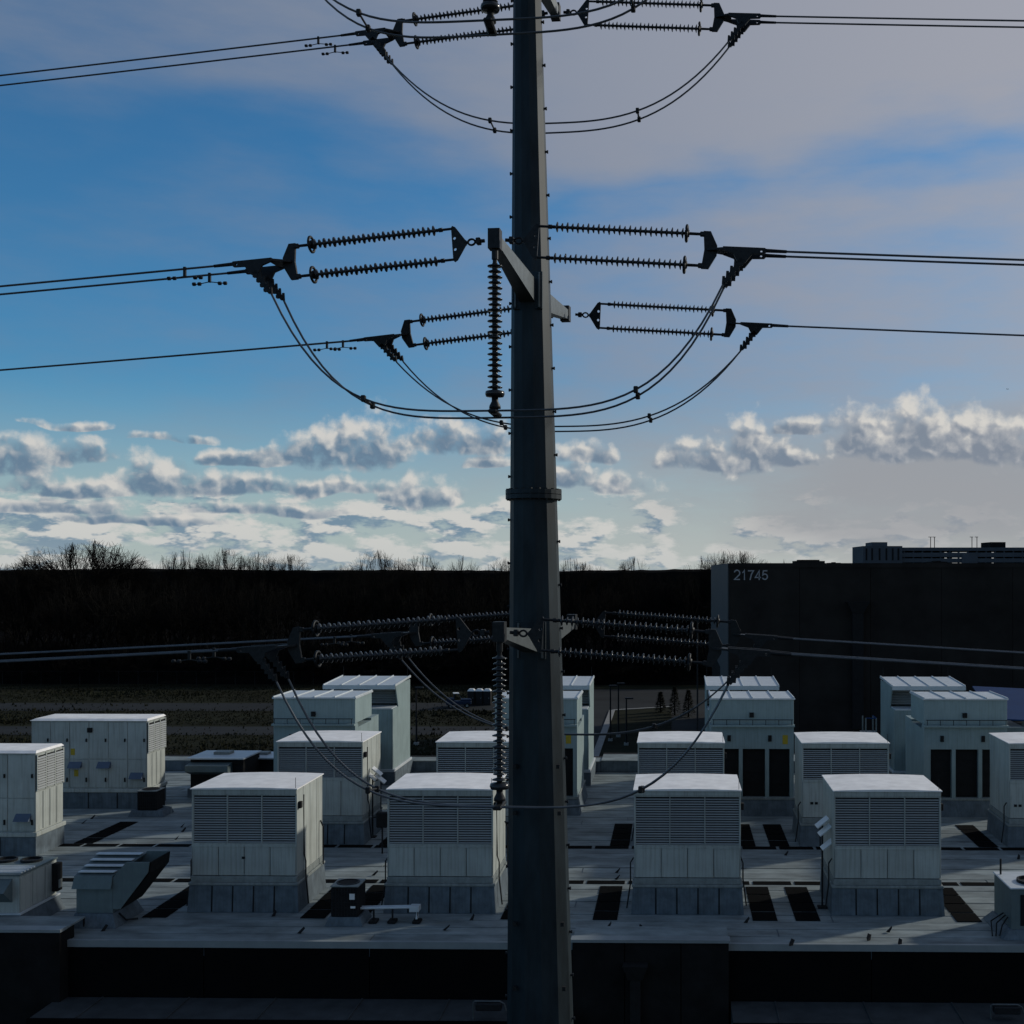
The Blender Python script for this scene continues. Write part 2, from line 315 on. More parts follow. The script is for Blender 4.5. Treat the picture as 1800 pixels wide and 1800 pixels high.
# ------------------------------------------------------------------ the big dark hall with the number
def big_hall():
    Y0, Y1 = 100.0, 146.0; xl = XW(1281, Y0); xr = xl+75
    zt = (PY-991)/F*Y0
    t = thing('number_building', 'long dark brown windowless building with number 21745 at its upper corner', 'building', (xl, Y0, GROUND))
    H = zt-GROUND
    MB().box(0.05, xr-xl, .12, Y1-Y0, 0, H-.02).build('wall', M['bigwall'], t)
    w = 0.0; i = 0
    while w < xr-xl-.1:                                   # precast panels of the long front
        w2 = min(w+6.2, xr-xl)
        MB().box(w+.015, w2-.015, -.03, .12, 0, H-.35).build('wall_panel', M['bigwall'], t); w = w2
    MB().box(-.04, xr-xl+.05, -.1, .3, H-.34, H+.06).build('coping', M['bigwall'], t)
    p = MB().box(-.06, .04, .4, Y1-Y0, H-10.5, H+.02).build('side_cladding', M['cladding'], t)
    MB().box(-.06, .04, .4, 17, 0, H-10.51).build('side_cladding', M['cladding'], t)
    x = XW(1507, Y0)-xl
    d = MB().box(x-.48, x+.48, -.45, -.03, 5, H-4.3).build('downspout', M['black'], t)
    MB().frustum((x-.5, x+.5, -.5, -.03), (x-1.0, x+1.0, -.7, -.03), H-4.29, H-3.3).build('collector_box', M['black'], d)
    # raised digits, each bent from one flat stroke
    arc = lambda cx, cz, r, a0, a1, n, sx=1.0: [(cx+sx*r*math.cos(rad(a0+(a1-a0)*i/n)), cz+r*math.sin(rad(a0+(a1-a0)*i/n))) for i in range(n+1)]
    DIG = {'2': [arc(.25, .52, .22, 165, -40, 10)+[(.05, .045), (.49, .045)]], '1': [[(.10, .56), (.20, .60), (.27, .74), (.27, 0)]], '7': [[(.03, .695), (.47, .695), (.30, .42), (.20, .0)]],
           '4': [[(.50, .19), (.05, .19), (.36, .70), (.36, 0)]], '5': [[(.44, .695), (.12, .695), (.07, .37)]+arc(.24, .25, .205, 120, -155, 12)]}
    k = .86/.74; x = XW(1290, Y0)-xl; zb = (PY-1019.5)/F*Y0-GROUND
    for ch in '21745':
        mb = MB()
        for pl in DIG[ch]:
            w = .045*k; pts = [Vector((p[0]*k*.94, 0, p[1]*k)) for p in pl]; L_, R_ = [], []
            for i, p in enumerate(pts):
                t0 = (pts[i]-pts[max(i-1, 0)]); t1 = (pts[min(i+1, len(pts)-1)]-pts[i]); t0 = t0.normalized() if t0.length else t1.normalized(); t1 = t1.normalized() if t1.length else t0
                n_ = Vector((-(t0+t1).z, 0, (t0+t1).x)); n_ = n_.normalized() if n_.length > .05 else Vector((-t0.z, 0, t0.x)); sc = 1/max(.45, n_.dot(Vector((-t0.z, 0, t0.x))))
                L_.append(p+n_*w*sc); R_.append(p-n_*w*sc)
            for i in range(len(pts)-1):
                q = [L_[i], L_[i+1], R_[i+1], R_[i]]; mb.add([v+Vector((0, dy, 0)) for dy in (-.05, 0) for v in q], [(0, 1, 2, 3), (4, 7, 6, 5), (0, 4, 5, 1), (2, 6, 7, 3)])
        o = mb.build('house_digit', M['letter'], t); o.location = (x, -.035, zb); x += (.55 if ch != '1' else .50)*k*.98
    # low plant on its roof
    for (a, b, y, h) in ((1398, 1450, 118, .5), (1460, 1478, 125, .3), (1640, 1665, 112, .35)):
        e = thing('roof_plant', {1398: 'low dark plant box on the roof edge left of the parking garage', 1460: 'tiny dark vent box on the dark hall roof beside the plant box', 1640: 'small dark vent box on the hall roof below the garage'}[a], 'vent', (XW(a, y), y, zt))
        MB().box(0, XW(b, y)-XW(a, y), 0, 3, 0, h*.75).build('casing', M['bigwall'], e)
        MB().box(.4, XW(b, y)-XW(a, y)-.5, .4, 2.4, h*.75, h).build('lid', M['bigwall'], e)
big_hall()

# far parking garage
def far_garage():
    Y = 320.0; s = Y/F; zb = -14.0
    def X(px): return XW(px, Y)
    def Z(py): return (PY-py)*s
    t = thing('parking_garage', 'far grey multi-storey parking garage rising over the dark hall', 'building', (X(1516), Y, zb))
    ox = X(1516)
    def bx(name, a, b, p0, p1, y0, y1, mat): return MB().box(X(a)-ox, X(b)-ox, y0, y1, Z(p1)-zb, Z(p0)-zb).build(name, mat, t)
    st = bx('stair_tower', 1516, 1585, 960, 1040, -1.0, 18, M['garage'])
    MB().box(X(1534)-ox, X(1561)-ox, 1, 12, Z(960)-zb, Z(953)-zb).build('penthouse', M['garage'], st)
    for a in (1522, 1532, 1545, 1557, 1568, 1578):
        MB().box(X(a)-ox-.25, X(a)-ox+.25, -1.06, -1.0, Z(985)-zb, Z(964)-zb).build('window', M['core'], st)
    for (p0, p1) in ((962.5, 968.5), (971.5, 979), (981.5, 988.5), (990.5, 996)):
        bx('floor_deck', 1585, 1870, p0, p1, 0, 26, M['garage'])
    for i in range(18):
        px = 1589+16*i
        bx('column', px, px+2.2, 967.4, 1040, .3, 1.2, M['garage']); 
    for (a, b) in ((1602, 1678), (1684, 1692), (1722, 1764), (1772, 1868)): bx('inner_wall', a, b, 968.6, 1040, 12, 13, M['wall2'])
    bx('ramp_wall', 1690, 1718, 972, 992, -.4, 0, M['garage'])
    pt = bx('roof_house', 1748, 1775, 952.5, 963, 4, 14, M['wall2'])
    for px in (1592, 1604): pass
    for i, px in enumerate((1650, 1657, 1725, 1734)):
        l = MB().tube([(X(px)-ox, 10, Z(963)-zb), (X(px)-ox, 10, Z(943)-zb)], .11, 5).build('lamp_post', M['fitting'], t)
        MB().box(X(px)-ox-.6, X(px)-ox+.3, 9.8, 10.2, Z(943)-zb, Z(942)-zb).build('lamp_head', M['fitting'], l)
far_garage()

# ------------------------------------------------------------------ bare winter trees
def grow(seed, H, rx, zc, nl, nb, nt, rmin=.03, rz=None):
    """bare tree: trunk, limbs, branches and twigs reaching out to a rounded crown of radius rx centred at height zc"""
    r = random.Random(seed); tr, segs = [], []; rz = rz or (H-zc)
    def crown(u, v, f):                        # a point in the crown at relative radius f
        return Vector((rx*f*math.cos(u)*math.cos(v), rx*f*math.sin(u)*math.cos(v), zc+rz*f*math.sin(v)))
    def arm(a, b, r0, r1, dst, n=3, bend=.10):
        L = (b-a).length; prev = a; m_ = Vector((r.gauss(0, 1), r.gauss(0, 1), -.9))*L*bend; out = [a]
        for i in range(1, n+1):
            f = i/n; q = a.lerp(b, f)+m_*(4*f*(1-f))*.5+(Vector((r.gauss(0, 1), r.gauss(0, 1), r.gauss(0, 1)))*L*.03 if i < n else Vector())
            dst.append((prev, q, r0+(r1-r0)*(i-1)/n, r0+(r1-r0)*f)); prev = q; out.append(q)
        return out
    R0 = H*.012; lean = Vector((r.gauss(0, .3), r.gauss(0, .3), 0))
    spine = arm(Vector((0, 0, 0)), Vector((0, 0, zc+rz*.25))+lean, R0, R0*.45, tr, 6, .02)
    for i in range(nl):
        u = 2*math.pi*(i*.382+r.uniform(-.08, .08)); v = math.asin(min(1, max(-.35, r.uniform(-.3, 1.0)))); s_ = spine[r.choice((2, 3, 3, 4, 4, 5))]
        lp = arm(s_, crown(u, v, r.uniform(.5, .68)), R0*.42, R0*.2, segs, 4)
        for j in range(nb):
            u2, v2 = u+r.gauss(0, .42), min(1.5, v+r.gauss(.06, .34)); bp = arm(r.choice(lp[1:]), crown(u2, v2, r.uniform(.7, .9)), R0*.17, rmin*1.3, segs, 3)
            for k_ in range(nt):
                arm(r.choice(bp[1:]), crown(u2+r.gauss(0, .17), min(1.57, v2+r.gauss(.03, .15)), r.uniform(.86, 1.04)), rmin, rmin*.6, segs, 2, .06)
    return tr, segs
def seg_arrays(segs, n=3):
    V = []; Fc = []
    for (a, b, r0, r1) in segs:
        t = (b-a).normalized(); u = t.orthogonal().normalized(); w = t.cross(u); o = len(V)
        for p, r_ in ((a, r0), (b, r1)):
            for k_ in range(n):
                an = 2*math.pi*k_/n; V.append(p+r_*(math.cos(an)*u+math.sin(an)*w))
        for k_ in range(n): Fc.append((o+k_, o+(k_+1) % n, o+n+(k_+1) % n, o+n+k_))
    return np.array([v[:] for v in V], dtype=np.float32), np.array(Fc, dtype=np.int32)
def np_mesh(name, V, Q, mat):
    me = bpy.data.meshes.new(name); me.vertices.add(len(V)); me.vertices.foreach_set('co', V.ravel())
    me.loops.add(Q.size); me.loops.foreach_set('vertex_index', Q.ravel()); me.polygons.add(len(Q))
    me.polygons.foreach_set('loop_start', np.arange(0, Q.size, 4, dtype=np.int32)); me.update(); me.validate(); me.materials.append(mat); return me
# the wood as one mass
variants = [grow(11+i, 17.6, [5.0, 6.0, 4.4, 5.4][i], [10.5, 11, 10, 9.5][i], 7, 4, 5, .04) for i in range(4)]
arrs = [seg_arrays(a+b) for a, b in variants]
VV, QQ, off = [], [], 0
NT = 750
for i in range(NT):
    while True:
        Y = 196+rng.random()**1.5*190; X = rng.uniform(-.66, .42)*Y
        if not (X > 4 and Y < 150): break
    V, Q = arrs[i % 4]; a = rng.uniform(0, 6.28); s_ = rng.uniform(.84, 1.03); sx = s_*rng.uniform(.9, 1.3)
    R = np.array([[math.cos(a)*sx, -math.sin(a)*sx, 0], [math.sin(a)*sx, math.cos(a)*sx, 0], [0, 0, s_]], dtype=np.float32)
    VV.append(V@R.T+np.array([X, Y, GROUND], dtype=np.float32)); QQ.append(Q+off); off += len(V)
wood = obj('bare_wood', np_mesh('bare_wood', np.vstack(VV), np.vstack(QQ), M['bark']))
tag(wood, 'dark mass of leafless winter wood along the horizon', 'woodland'); wood['kind'] = 'stuff'
struct(MB().add([(-330, 186, GROUND+.02), (200, 186, GROUND+.02), (400, 640, GROUND+.02), (-520, 640, GROUND+.02)], [(0, 1, 2, 3)]).build('forest_floor', M['ridge']))
# brush along the front of the wood
Vb, Qb = seg_arrays(grow(77, 3.2, 1.7, 1.4, 6, 4, 2, .03)[1]); VV, QQ, off = [], [], 0
for i in range(900):
    Y = 184+rng.random()*26; X = rng.uniform(-.64, .05)*Y; a = rng.uniform(0, 6.28); s_ = rng.uniform(.6, 2.2)
    R = np.array([[math.cos(a)*s_, -math.sin(a)*s_, 0], [math.sin(a)*s_, math.cos(a)*s_, 0], [0, 0, s_]], dtype=np.float32)
    VV.append(Vb@R.T+np.array([X, Y, GROUND], dtype=np.float32)); QQ.append(Qb+off); off += len(Vb)
br = obj('brush', np_mesh('brush', np.vstack(VV), np.vstack(QQ), M['bark'])); tag(br, 'low dark brush along the foot of the wood', 'brush'); br['kind'] = 'stuff'
# far rise closing the wood
vs, fs = [], []
nx = 420
for i in range(nx+1):
    X = -900+i*1800/nx; Y = 560+25*math.sin(X/90)
    zt = -.45+.35*math.sin(X/61)+.25*math.sin(X/23+1)+rng.uniform(-.25, .25)
    vs += [(X, Y, GROUND-1), (X, Y, zt-1.2), (X, Y+30, zt), (X, Y+400, zt-6)]
for i in range(nx):
    for k_ in range(3): fs.append((4*i+k_, 4*i+4+k_, 4*i+5+k_, 4*i+1+k_))
struct(MB().add(vs, fs).build('hills', M['ridge']))
# trees that stand up over it, each one a thing
tv = [grow(101+i, 24.0, [8.5, 7.0, 5.8, 7.8, 5.2][i], [17.8, 17.5, 17.0, 17.6, 17.2][i], [14, 12, 10, 13, 10][i], 8, 7, .027) for i in range(5)]
tm = []
for i, (a, b) in enumerate(tv):
    V, Q = seg_arrays(a, 5); V2, Q2 = seg_arrays(b, 3)
    V2 = V2.copy()
    tm.append((None, a, V2, Q2))
def trunk_mesh(a):
    mb = MB()
    for (p, q, r0, r1) in a: mb.tube([p, q], [max(r0, .05), max(r1, .03)], 6)
    return mb.mesh('trunk', M['bark'])
TM = [(trunk_mesh(t[1]), np_mesh('crown', t[2], t[3], M['bark'])) for t in tm]
sky_trees = [  # px, top py, distance, variant, width factor, label
 (46, 976, 225, 2, 1.25, 'small rounded bare tree on the skyline, leftmost in view'),
 (14, 990, 240, 1, .8, 'short bare tree top cut by the left frame edge of the skyline'),
 (128, 954, 215, 0, 1.1, 'left half of the widest bare tree pair rising over the wood'),
 (166, 949, 222, 3, 1.15, 'tallest wide-crowned bare tree on the left skyline'),
 (205, 964, 235, 1, .9, 'bare tree close against the right side of the tallest skyline tree'),
 (234, 984, 250, 4, .8, 'low bare tree trailing right of the tallest skyline tree'),
 (284, 976, 228, 2, .8, 'first bare tree after the gap right of the tallest skyline tree'),
 (322, 966, 232, 4, .8, 'spiky bare tree near the middle of the left skyline row'),
 (352, 974, 245, 1, .7, 'narrow bare tree between two spiky ones on the left skyline'),
 (390, 963, 225, 0, .7, 'tallest bare tree of the left skyline row'),
 (424, 976, 250, 3, .6, 'low bare tree right of the tallest in the left skyline row'),
 (455, 969, 230, 1, .8, 'dense bare tree towards the right end of the left skyline row'),
 (505, 974, 236, 0, .75, 'wide bare tree ending the left skyline row'),
 (532, 990, 260, 2, .6, 'low bare tree tailing off the left skyline row'),
 (600, 992, 270, 1, .6, 'very low bare tree before the middle skyline clump'),
 (634, 984, 240, 2, .7, 'low bare tree at the left of the middle skyline clump'),
 (664, 967, 226, 3, .8, 'tallest bare tree of the middle skyline clump'),
 (700, 980, 240, 1, .7, 'bare tree inside the middle skyline clump'),
 (744, 973, 232, 4, 1.0, 'spreading bare tree at the right of the middle skyline clump'),
 (815, 976, 238, 2, .75, 'lone spindly bare tree left of the steel pole'),
 (888, 980, 238, 1, .75, 'bare tree just touching the left side of the steel pole'),
 (1002, 978, 236, 4, .7, 'bare tree just right of the steel pole'),
 (1030, 988, 250, 0, .7, 'low bare tree second to the right of the steel pole'),
 (1116, 979, 240, 3, .6, 'lone round-topped bare tree midway between pole and dark hall'),
 (1232, 977, 210, 2, .8, 'bare tree at the left corner of the dark hall'),
 (1272, 967, 205, 1, .8, 'twiggy bare tree above the corner of the dark hall'),
 (1300, 969, 208, 0, .75, 'taller bare tree above the number on the dark hall'),
 (1345, 985, 230, 4, .6, 'faint low bare tree behind the dark hall roof'),
 (1378, 983, 240, 2, .5, 'faint thin bare tree behind the hall roof, rightmost of the skyline trees')]
for (px, py, Y, v, wf, lab) in sky_trees:
    H = (PY-py)/F*Y-GROUND
    t = thing('bare_tree', lab, 'tree', (XW(px, Y), Y, GROUND), random.uniform(0, 6.28), 'bare trees on the skyline')
    for nm, me in (('trunk', TM[v][0]), ('crown', TM[v][1])):
        o = obj(nm, me, t); o.scale = (H/24*wf*1.15, H/24*wf*1.15, H/24)
# conifers by the yard
def conifer(px, py0, py1, Y, lab):
    H = (py1-py0)/F*Y; t = thing('conifer_tree', lab, 'tree', (XW(px, Y), Y, GROUND), 0, 'small conifers by the yard')
    MB().tube([(0, 0, 0), (0, 0, H*.9)], [.12, .03], 6).build('trunk', M['bark'], t)
    vs, fs = [], []
    for i in range(700):
        zz = random.random()**.8; r_ = (1-zz)*H*.24*random.uniform(.55, 1.05)+.05; a = random.uniform(0, 6.28)
        c_ = Vector((math.cos(a)*r_, math.sin(a)*r_, .25+zz*(H-.3))); d_ = Vector((math.cos(a), math.sin(a), random.uniform(-.5, .3)))*random.uniform(.18, .4); s_ = Vector((-math.sin(a), math.cos(a), random.uniform(-.4, .4)))*.12
        o = len(vs); vs += [c_-s_, c_+s_, c_+d_]; fs.append((o, o+1, o+2))
    MB().add(vs, fs).build('crown', M['conifer'], t)
conifer(1161, 1224, 1262, 150, 'small pointed dark conifer on the lawn by the pale kerb')
conifer(1186, 1212, 1262, 148, 'larger dark conifer beside the small pointed one near the kerb')
conifer(1210, 1218, 1266, 146, 'dark conifer nearest the tall thin mast')

# perimeter fence
fy = yl(1206); f0 = XW(0, fy)-6; f1 = XW(575, fy)
fe = thing('chain_link_fence', 'thin chain link fence with steel posts in front of the wood', 'fence', (f0, fy, GROUND))
pm = MB().tube([(0, 0, 0), (0, 0, 2.3)], .045, 6).mesh('post', M['fitting'])
nf = int((f1-f0)/3.2)
for i in range(nf+1): obj('post', pm, fe, (i*3.2, 0, 0))
MB().tube([(0, 0, 2.25), (nf*3.2, 0, 2.25)], .03, 5).build('top_rail', M['fitting'], fe)
mb = MB()
for i in range(int(nf*3.2/.4)): mb.tube([(i*.4, 0, .05), (i*.4+2.2, 0, 2.25)], .008, 3, False); mb.tube([(i*.4+2.2, 0, .05), (i*.4, 0, 2.25)], .008, 3, False)
mb.build('wire_mesh', M['fitting'], fe)['kind'] = 'stuff'
# lamp posts / masts in the yard
def mast(px, pt, pb, Y, lab, head=True, r=.09):
    t = thing('lamp_post', lab, 'lamp post', (XW(px, Y), Y, GROUND)); H = (PY-pt)/F*Y-GROUND
    MB().tube([(0, 0, 0), (0, 0, H)], [r*1.2, r*.8], 8).build('post', M['fitting'], t)
    MB().box(-.25, .25, -.25, .25, 0, .35, .03).build('footing', M['kerb'], t)
    if head: MB().box(-.15, .75, -.18, .18, H-.06, H+.1, .03).build('lamp_head', M['fitting'], t)
mast(1073, 1206, 1300, 125, 'thin dark lamp post on the kerb corner, left of three')
mast(1087, 1202, 1300, 128, 'thin dark lamp post on the kerb corner, middle of three')
mast(1101, 1228, 1300, 122, 'shortest thin dark lamp post by the kerb, right of three')
mast(732, 1210, 1300, 122, 'thin dark lamp post right of the tall leftmost hooded air handler')
mast(1226, 1086, 1216, 92, 'tall thin bare mast in front of the dark hall corner', False, .07)

# portable toilets and a small utility vehicle
def toilet():
    t = thing('portable_toilet', '', 'toilet cabin', group='portable toilets by the yard')
    MB().box(-.5, .5, -.5, .5, .08, 1.98, .03).build('cabin', M['loo'], t)
    d = MB().box(-.36, .36, -.53, -.5, .15, 1.85).build('door', M['loo'], t); MB().box(.22, .3, -.56, -.53, .95, 1.1).build('handle', M['rail'], d)
    MB().frustum((-.54, .54, -.54, .54), (-.3, .3, -.42, .42), 1.98, 2.28).build('roof', M['lamp'], t)
    MB().box(-.55, .55, -.55, .55, 0, .08).build('skid', M['loo'], t); MB().tube([(.38, .38, 1.9), (.38, .38, 2.5)], .05, 6).build('vent_pipe', M['loo'], t); return t
tp = toilet(); Yt = yl(1240)
for i, (px, lab) in enumerate(((829, 'dark portable toilet with white roof, left of three'), (843, 'dark portable toilet with white roof, middle of three'), (857, 'dark portable toilet with white roof, right of three'))):
    place(tp, i > 0, (XW(px, Yt), Yt, GROUND), lab)
def vehicle():
    t = thing('utility_vehicle', 'small dark blue utility vehicle with pale roof beside the portable toilets', 'vehicle', (XW(806, Yt-3), Yt-3, GROUND), .25)
    MB().box(-1.7, 1.7, -.75, .75, .45, .95, .08).build('body', M['cab'], t)
    MB().box(.3, 1.7, -.7, .7, .95, 1.2, .05).build('bonnet', M['cab'], t)
    MB().box(-1.6, -.6, -.7, .7, .95, 1.35, .04).build('cargo_bed', M['cab'], t)
    ws = MB().add([(.35, -.65, 1.2), (.35, .65, 1.2), (-.05, .6, 1.95), (-.05, -.6, 1.95), (.38, -.65, 1.2), (.38, .65, 1.2), (-.02, .6, 1.95), (-.02, -.6, 1.95)], [(0, 1, 2, 3), (7, 6, 5, 4), (0, 4, 5, 1), (2, 6, 7, 3), (1, 5, 6, 2), (0, 3, 7, 4)]).build('windscreen', M['glass'], t)
    MB().box(-.75, .05, -.68, .68, 1.95, 2.04, .03).build('roof', M['lamp'], t)
    for x_, y_ in ((-.6, .6), (-.6, -.6)): MB().tube([(x_, y_, .9), (x_, y_, 1.95)], .035, 5).build('roof_post', M['cab'], t)
    for x_ in (-1.1, 1.1):
        for y_ in (-.78, .78):
            w = MB().lathe([(-.12, .2), (-.12, .33), (.12, .33), (.12, .2)], 14, 'Y', (x_, y_, .33)).build('wheel', M['black'], t)
            MB().lathe([(-.125, .17), (.125, .17)], 10, 'Y', (x_, y_, .33)).build('rim', M['rail'], w)
vehicle()

# ------------------------------------------------------------------ the flat-roofed building in front
YF = 31.25; YB = 57.7
XL, XR = -36.0, 34.0
roof = struct(MB().box(XL, XR, YF, YB, ROOF-.4, ROOF-.03).build('roof', M['curb']))
yy = YF+.02; i = 0
while yy < YB-.1:                                      # lapped membrane sheets, each a step over the next
    y2 = min(yy+.66, YB); zz = ROOF-.006*(i % 2)-.002*(i % 3)
    xs0 = XL; 
    cuts = sorted([random.uniform(XL+4, XR-4) for _ in range(3)]); cuts = [XL]+cuts+[XR]
    for a, b in zip(cuts[:-1], cuts[1:]):
        z2 = zz+random.uniform(-.004, .004)
        MB().box(a+.02, b-.02, yy+.022, y2-.022, ROOF-.028, z2).build('membrane_sheet', M['membrane'], roof)
    yy = y2; i += 1
# front wall in panels, its edge trim, and projecting bays
fw = thing('front_building', 'dark front wall of the flat-roofed building at the bottom of the picture', 'building', (0, YF, GROUND))
HW = ROOF-GROUND
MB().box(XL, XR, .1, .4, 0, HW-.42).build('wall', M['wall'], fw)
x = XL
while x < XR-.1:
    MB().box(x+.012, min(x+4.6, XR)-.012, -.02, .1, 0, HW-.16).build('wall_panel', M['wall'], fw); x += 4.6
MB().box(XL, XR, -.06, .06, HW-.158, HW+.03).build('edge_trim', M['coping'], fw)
MB().box(XL, XR, 26.45, 26.7, 0, HW).build('back_wall', M['wall'], fw)
def bay(px0, px1, pyt, Y, lab, split=()):
    x0, x1 = XW(px0, Y), XW(px1, Y); zt = -(pyt-PY)/F*Y
    t = thing('wall_bay', lab, 'wall', (x0, Y, GROUND)); H = zt-GROUND; w = x1-x0
    cut = [0]+[XW(p, Y)-x0 for p in split]+[w]
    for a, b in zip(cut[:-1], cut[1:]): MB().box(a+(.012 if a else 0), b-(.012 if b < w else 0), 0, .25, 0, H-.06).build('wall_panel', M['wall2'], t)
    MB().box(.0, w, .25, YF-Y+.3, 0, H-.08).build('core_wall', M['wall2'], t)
    MB().box(-.04, w+.04, -.05, .32, H-.059, H+.02).build('coping', M['coping'], t)
    MB().box(0, w, .32, YF-Y+.9, H-.075, H-.03).build('roof_cap', M['membrane'], t)
    return t, x0, H
c_bay, cbx, cbH = bay(1006, 1281, 1653, 30.85, 'dark projecting wall bay right of the pole foot, with a downspout', (1098, 1197))
xx = XW(1117, 30.85)-cbx
d = MB().box(xx-.14, xx+.14, -.22, 0, 0, cbH-1.0).build('downspout', M['black'], c_bay)
MB().frustum((xx-.2, xx+.2, -.25, -.0), (xx-.34, xx+.34, -.38, -.0), cbH-1.0, cbH-.6).build('collector_box', M['black'], d)
bay(-420, 105, 1641, 30.8, 'dark projecting wall bay at the lower left corner of the picture')
# lower ledge roof in front of the wall
zl = -(1758-PY)/F*YF
def ledge(px0, px1, lab):
    yf = F*(-zl)/(1799-PY)
    x0, x1 = XW(px0, YF), XW(px1, YF)
    t = thing('canopy', lab, 'canopy', (x0, YF, GROUND)); w = x1-x0; H = zl-GROUND
    MB().box(0, w, yf-YF, -.06, H-.5, H).build('deck', M['ledge'], t)
    MB().box(-.02, w+.02, yf-YF-.06, yf-YF, H-.55, H+.03).build('fascia', M['wall'], t)
    n = int(w/2.4)
    for i in range(n): MB().box(i*2.4+1.2, i*2.4+1.24, yf-YF+.02, -.08, H, H+.03).build('seam', M['ledge'], t)
    for q in (.6, w/2, w-.6): MB().box(q-.15, q+.15, yf-YF+.1, yf-YF+.4, 0, H-.5).build('column', M['wall'], t)
ledge(107, 1004, 'low grey canopy roof under the front wall, left of the pole')
ledge(1284, 2300, 'low grey canopy roof under the front wall, right of the projecting bay')
def bracket_light(px, py, Y, lab, flip=1):
    p = ray(px, py, Y); t = thing('wall_lamp', lab, 'lamp', tuple(p))
    MB().tube([(-.45*flip, 0, -1.2), (-.45*flip, 0, -.03), (-.40*flip, 0, 0), (.25*flip, 0, 0), (.36*flip, 0, -.06), (.42*flip, 0, -.25)], .022, 6).build('arm', M['arm'], t)
    MB().box(-.38, .30, -.12, .12, -.22, -.03, .02).build('lamp_head', M['fitting'], t)
    MB().box(-.45*flip-.1, -.45*flip+.1, -.1, .1, -1.3, -1.15).build('foot', M['fitting'], t)
bracket_light(862, 1760, 29.9, 'small hooked metal lamp on the canopy, left of the pole foot')
bracket_light(1772, 1766, 29.9, 'small metal lamp on the canopy at the lower right corner')
# rear parapet
for (a, b, p_top, lab) in ((-40, 1056, 1331, 'pale rear parapet of the flat roof, lower run left of its step'), (1056.5, 2400, 1325, 'pale rear parapet of the flat roof, higher run right of its step')):
    zt = -9.79 if a < 0 else -9.74
    yb = F*(-zt)/(p_top-PY); x0 = XL if a < 0 else XW(a, YB); x1 = XR if b > 2000 else XW(b, YB)-.01
    t = thing('parapet', lab, 'parapet', (x0, YB, ROOF)); w = x1-x0
    MB().box(0, w, .02, yb-YB, -8.7, zt-ROOF-.02).build('kerb_wall', M['curb'], t)
    n = max(1, int(w/3.1))
    for i in range(n): MB().box(i*w/n+.006, (i+1)*w/n-.006, 0, yb-YB-.25, zt-ROOF-.019, zt-ROOF+.015).build('cap_sheet', M['membrane'], t)
    MB().box(0, w, yb-YB-.24, yb-YB+.06, zt-ROOF-.019, zt-ROOF+.03).build('shade_strip', M['black'], t)  # black strip puts in the shadow along the outer parapet edge

# ---- walkway mats
PMm = {}
def pad(x0, x1, y0, y1):
    k_ = (round(x1-x0, 3), round(y1-y0, 3))
    if k_ not in PMm: PMm[k_] = MB().box(0, k_[0], 0, k_[1], 0, .014).mesh('walkway_mat', M['pad'])
    obj('walkway_mat', PMm[k_], roof, (x0, y0, ROOF+.004))
AX = [XW(338, 34), XW(682, 34), XW(1116, 34), XW(1467, 34), XW(1925, 34)]; UW = 3.14
def mats(Xs, y0, n, ph):
    for i, xl in enumerate(Xs):
        for (a, b) in ((xl+UW+.34, xl+UW+1.06), (xl-1.22, xl-.5)):
            for j in range(n): pad(a, b, y0+j*ph, y0+j*ph+ph-.085)
mats([-26.0]+AX, 33.35, 4, .9)
mats([-26.0]+AX, 42.3, 4, .92)
for Y in (37.15, 41.85):
    x = -25.0+random.uniform(0, .5)
    while x < 17:
        pad(x, x+1.24, Y, Y+.36); x += 1.36
# loose membrane flaps and drains on the roof
for (px, py) in ((1068, 1632), (1125, 1637), (1310, 1622), (1390, 1662), (1527, 1652), (1582, 1660), (1560, 1637), (1380, 1503), (1083, 1535), (1082, 1547), (480, 1615), (525, 1645), (780, 1638), (828, 1620), (180, 1643), (144, 1452), (160, 1444), (318, 1458), (320, 1466), (308, 1480), (283, 1514), (655, 1542), (1790, 1508)):
    Y = YG(py, ROOF); a = random.uniform(-.6, .6); l = random.uniform(.09, .17)
    mb = MB().add([(-.05, 0, 0), (.06, 0, 0), (l, .08, .12), (l*.6, .16, .15), (0, .1, .04)], [(0, 1, 2, 3, 4), (4, 3, 2, 1, 0)])
    o = mb.build('seam_flap', M['black'], roof); o.location = (XW(px, Y), Y, ROOF+.008); o.rotation_euler = (0, 0, a)

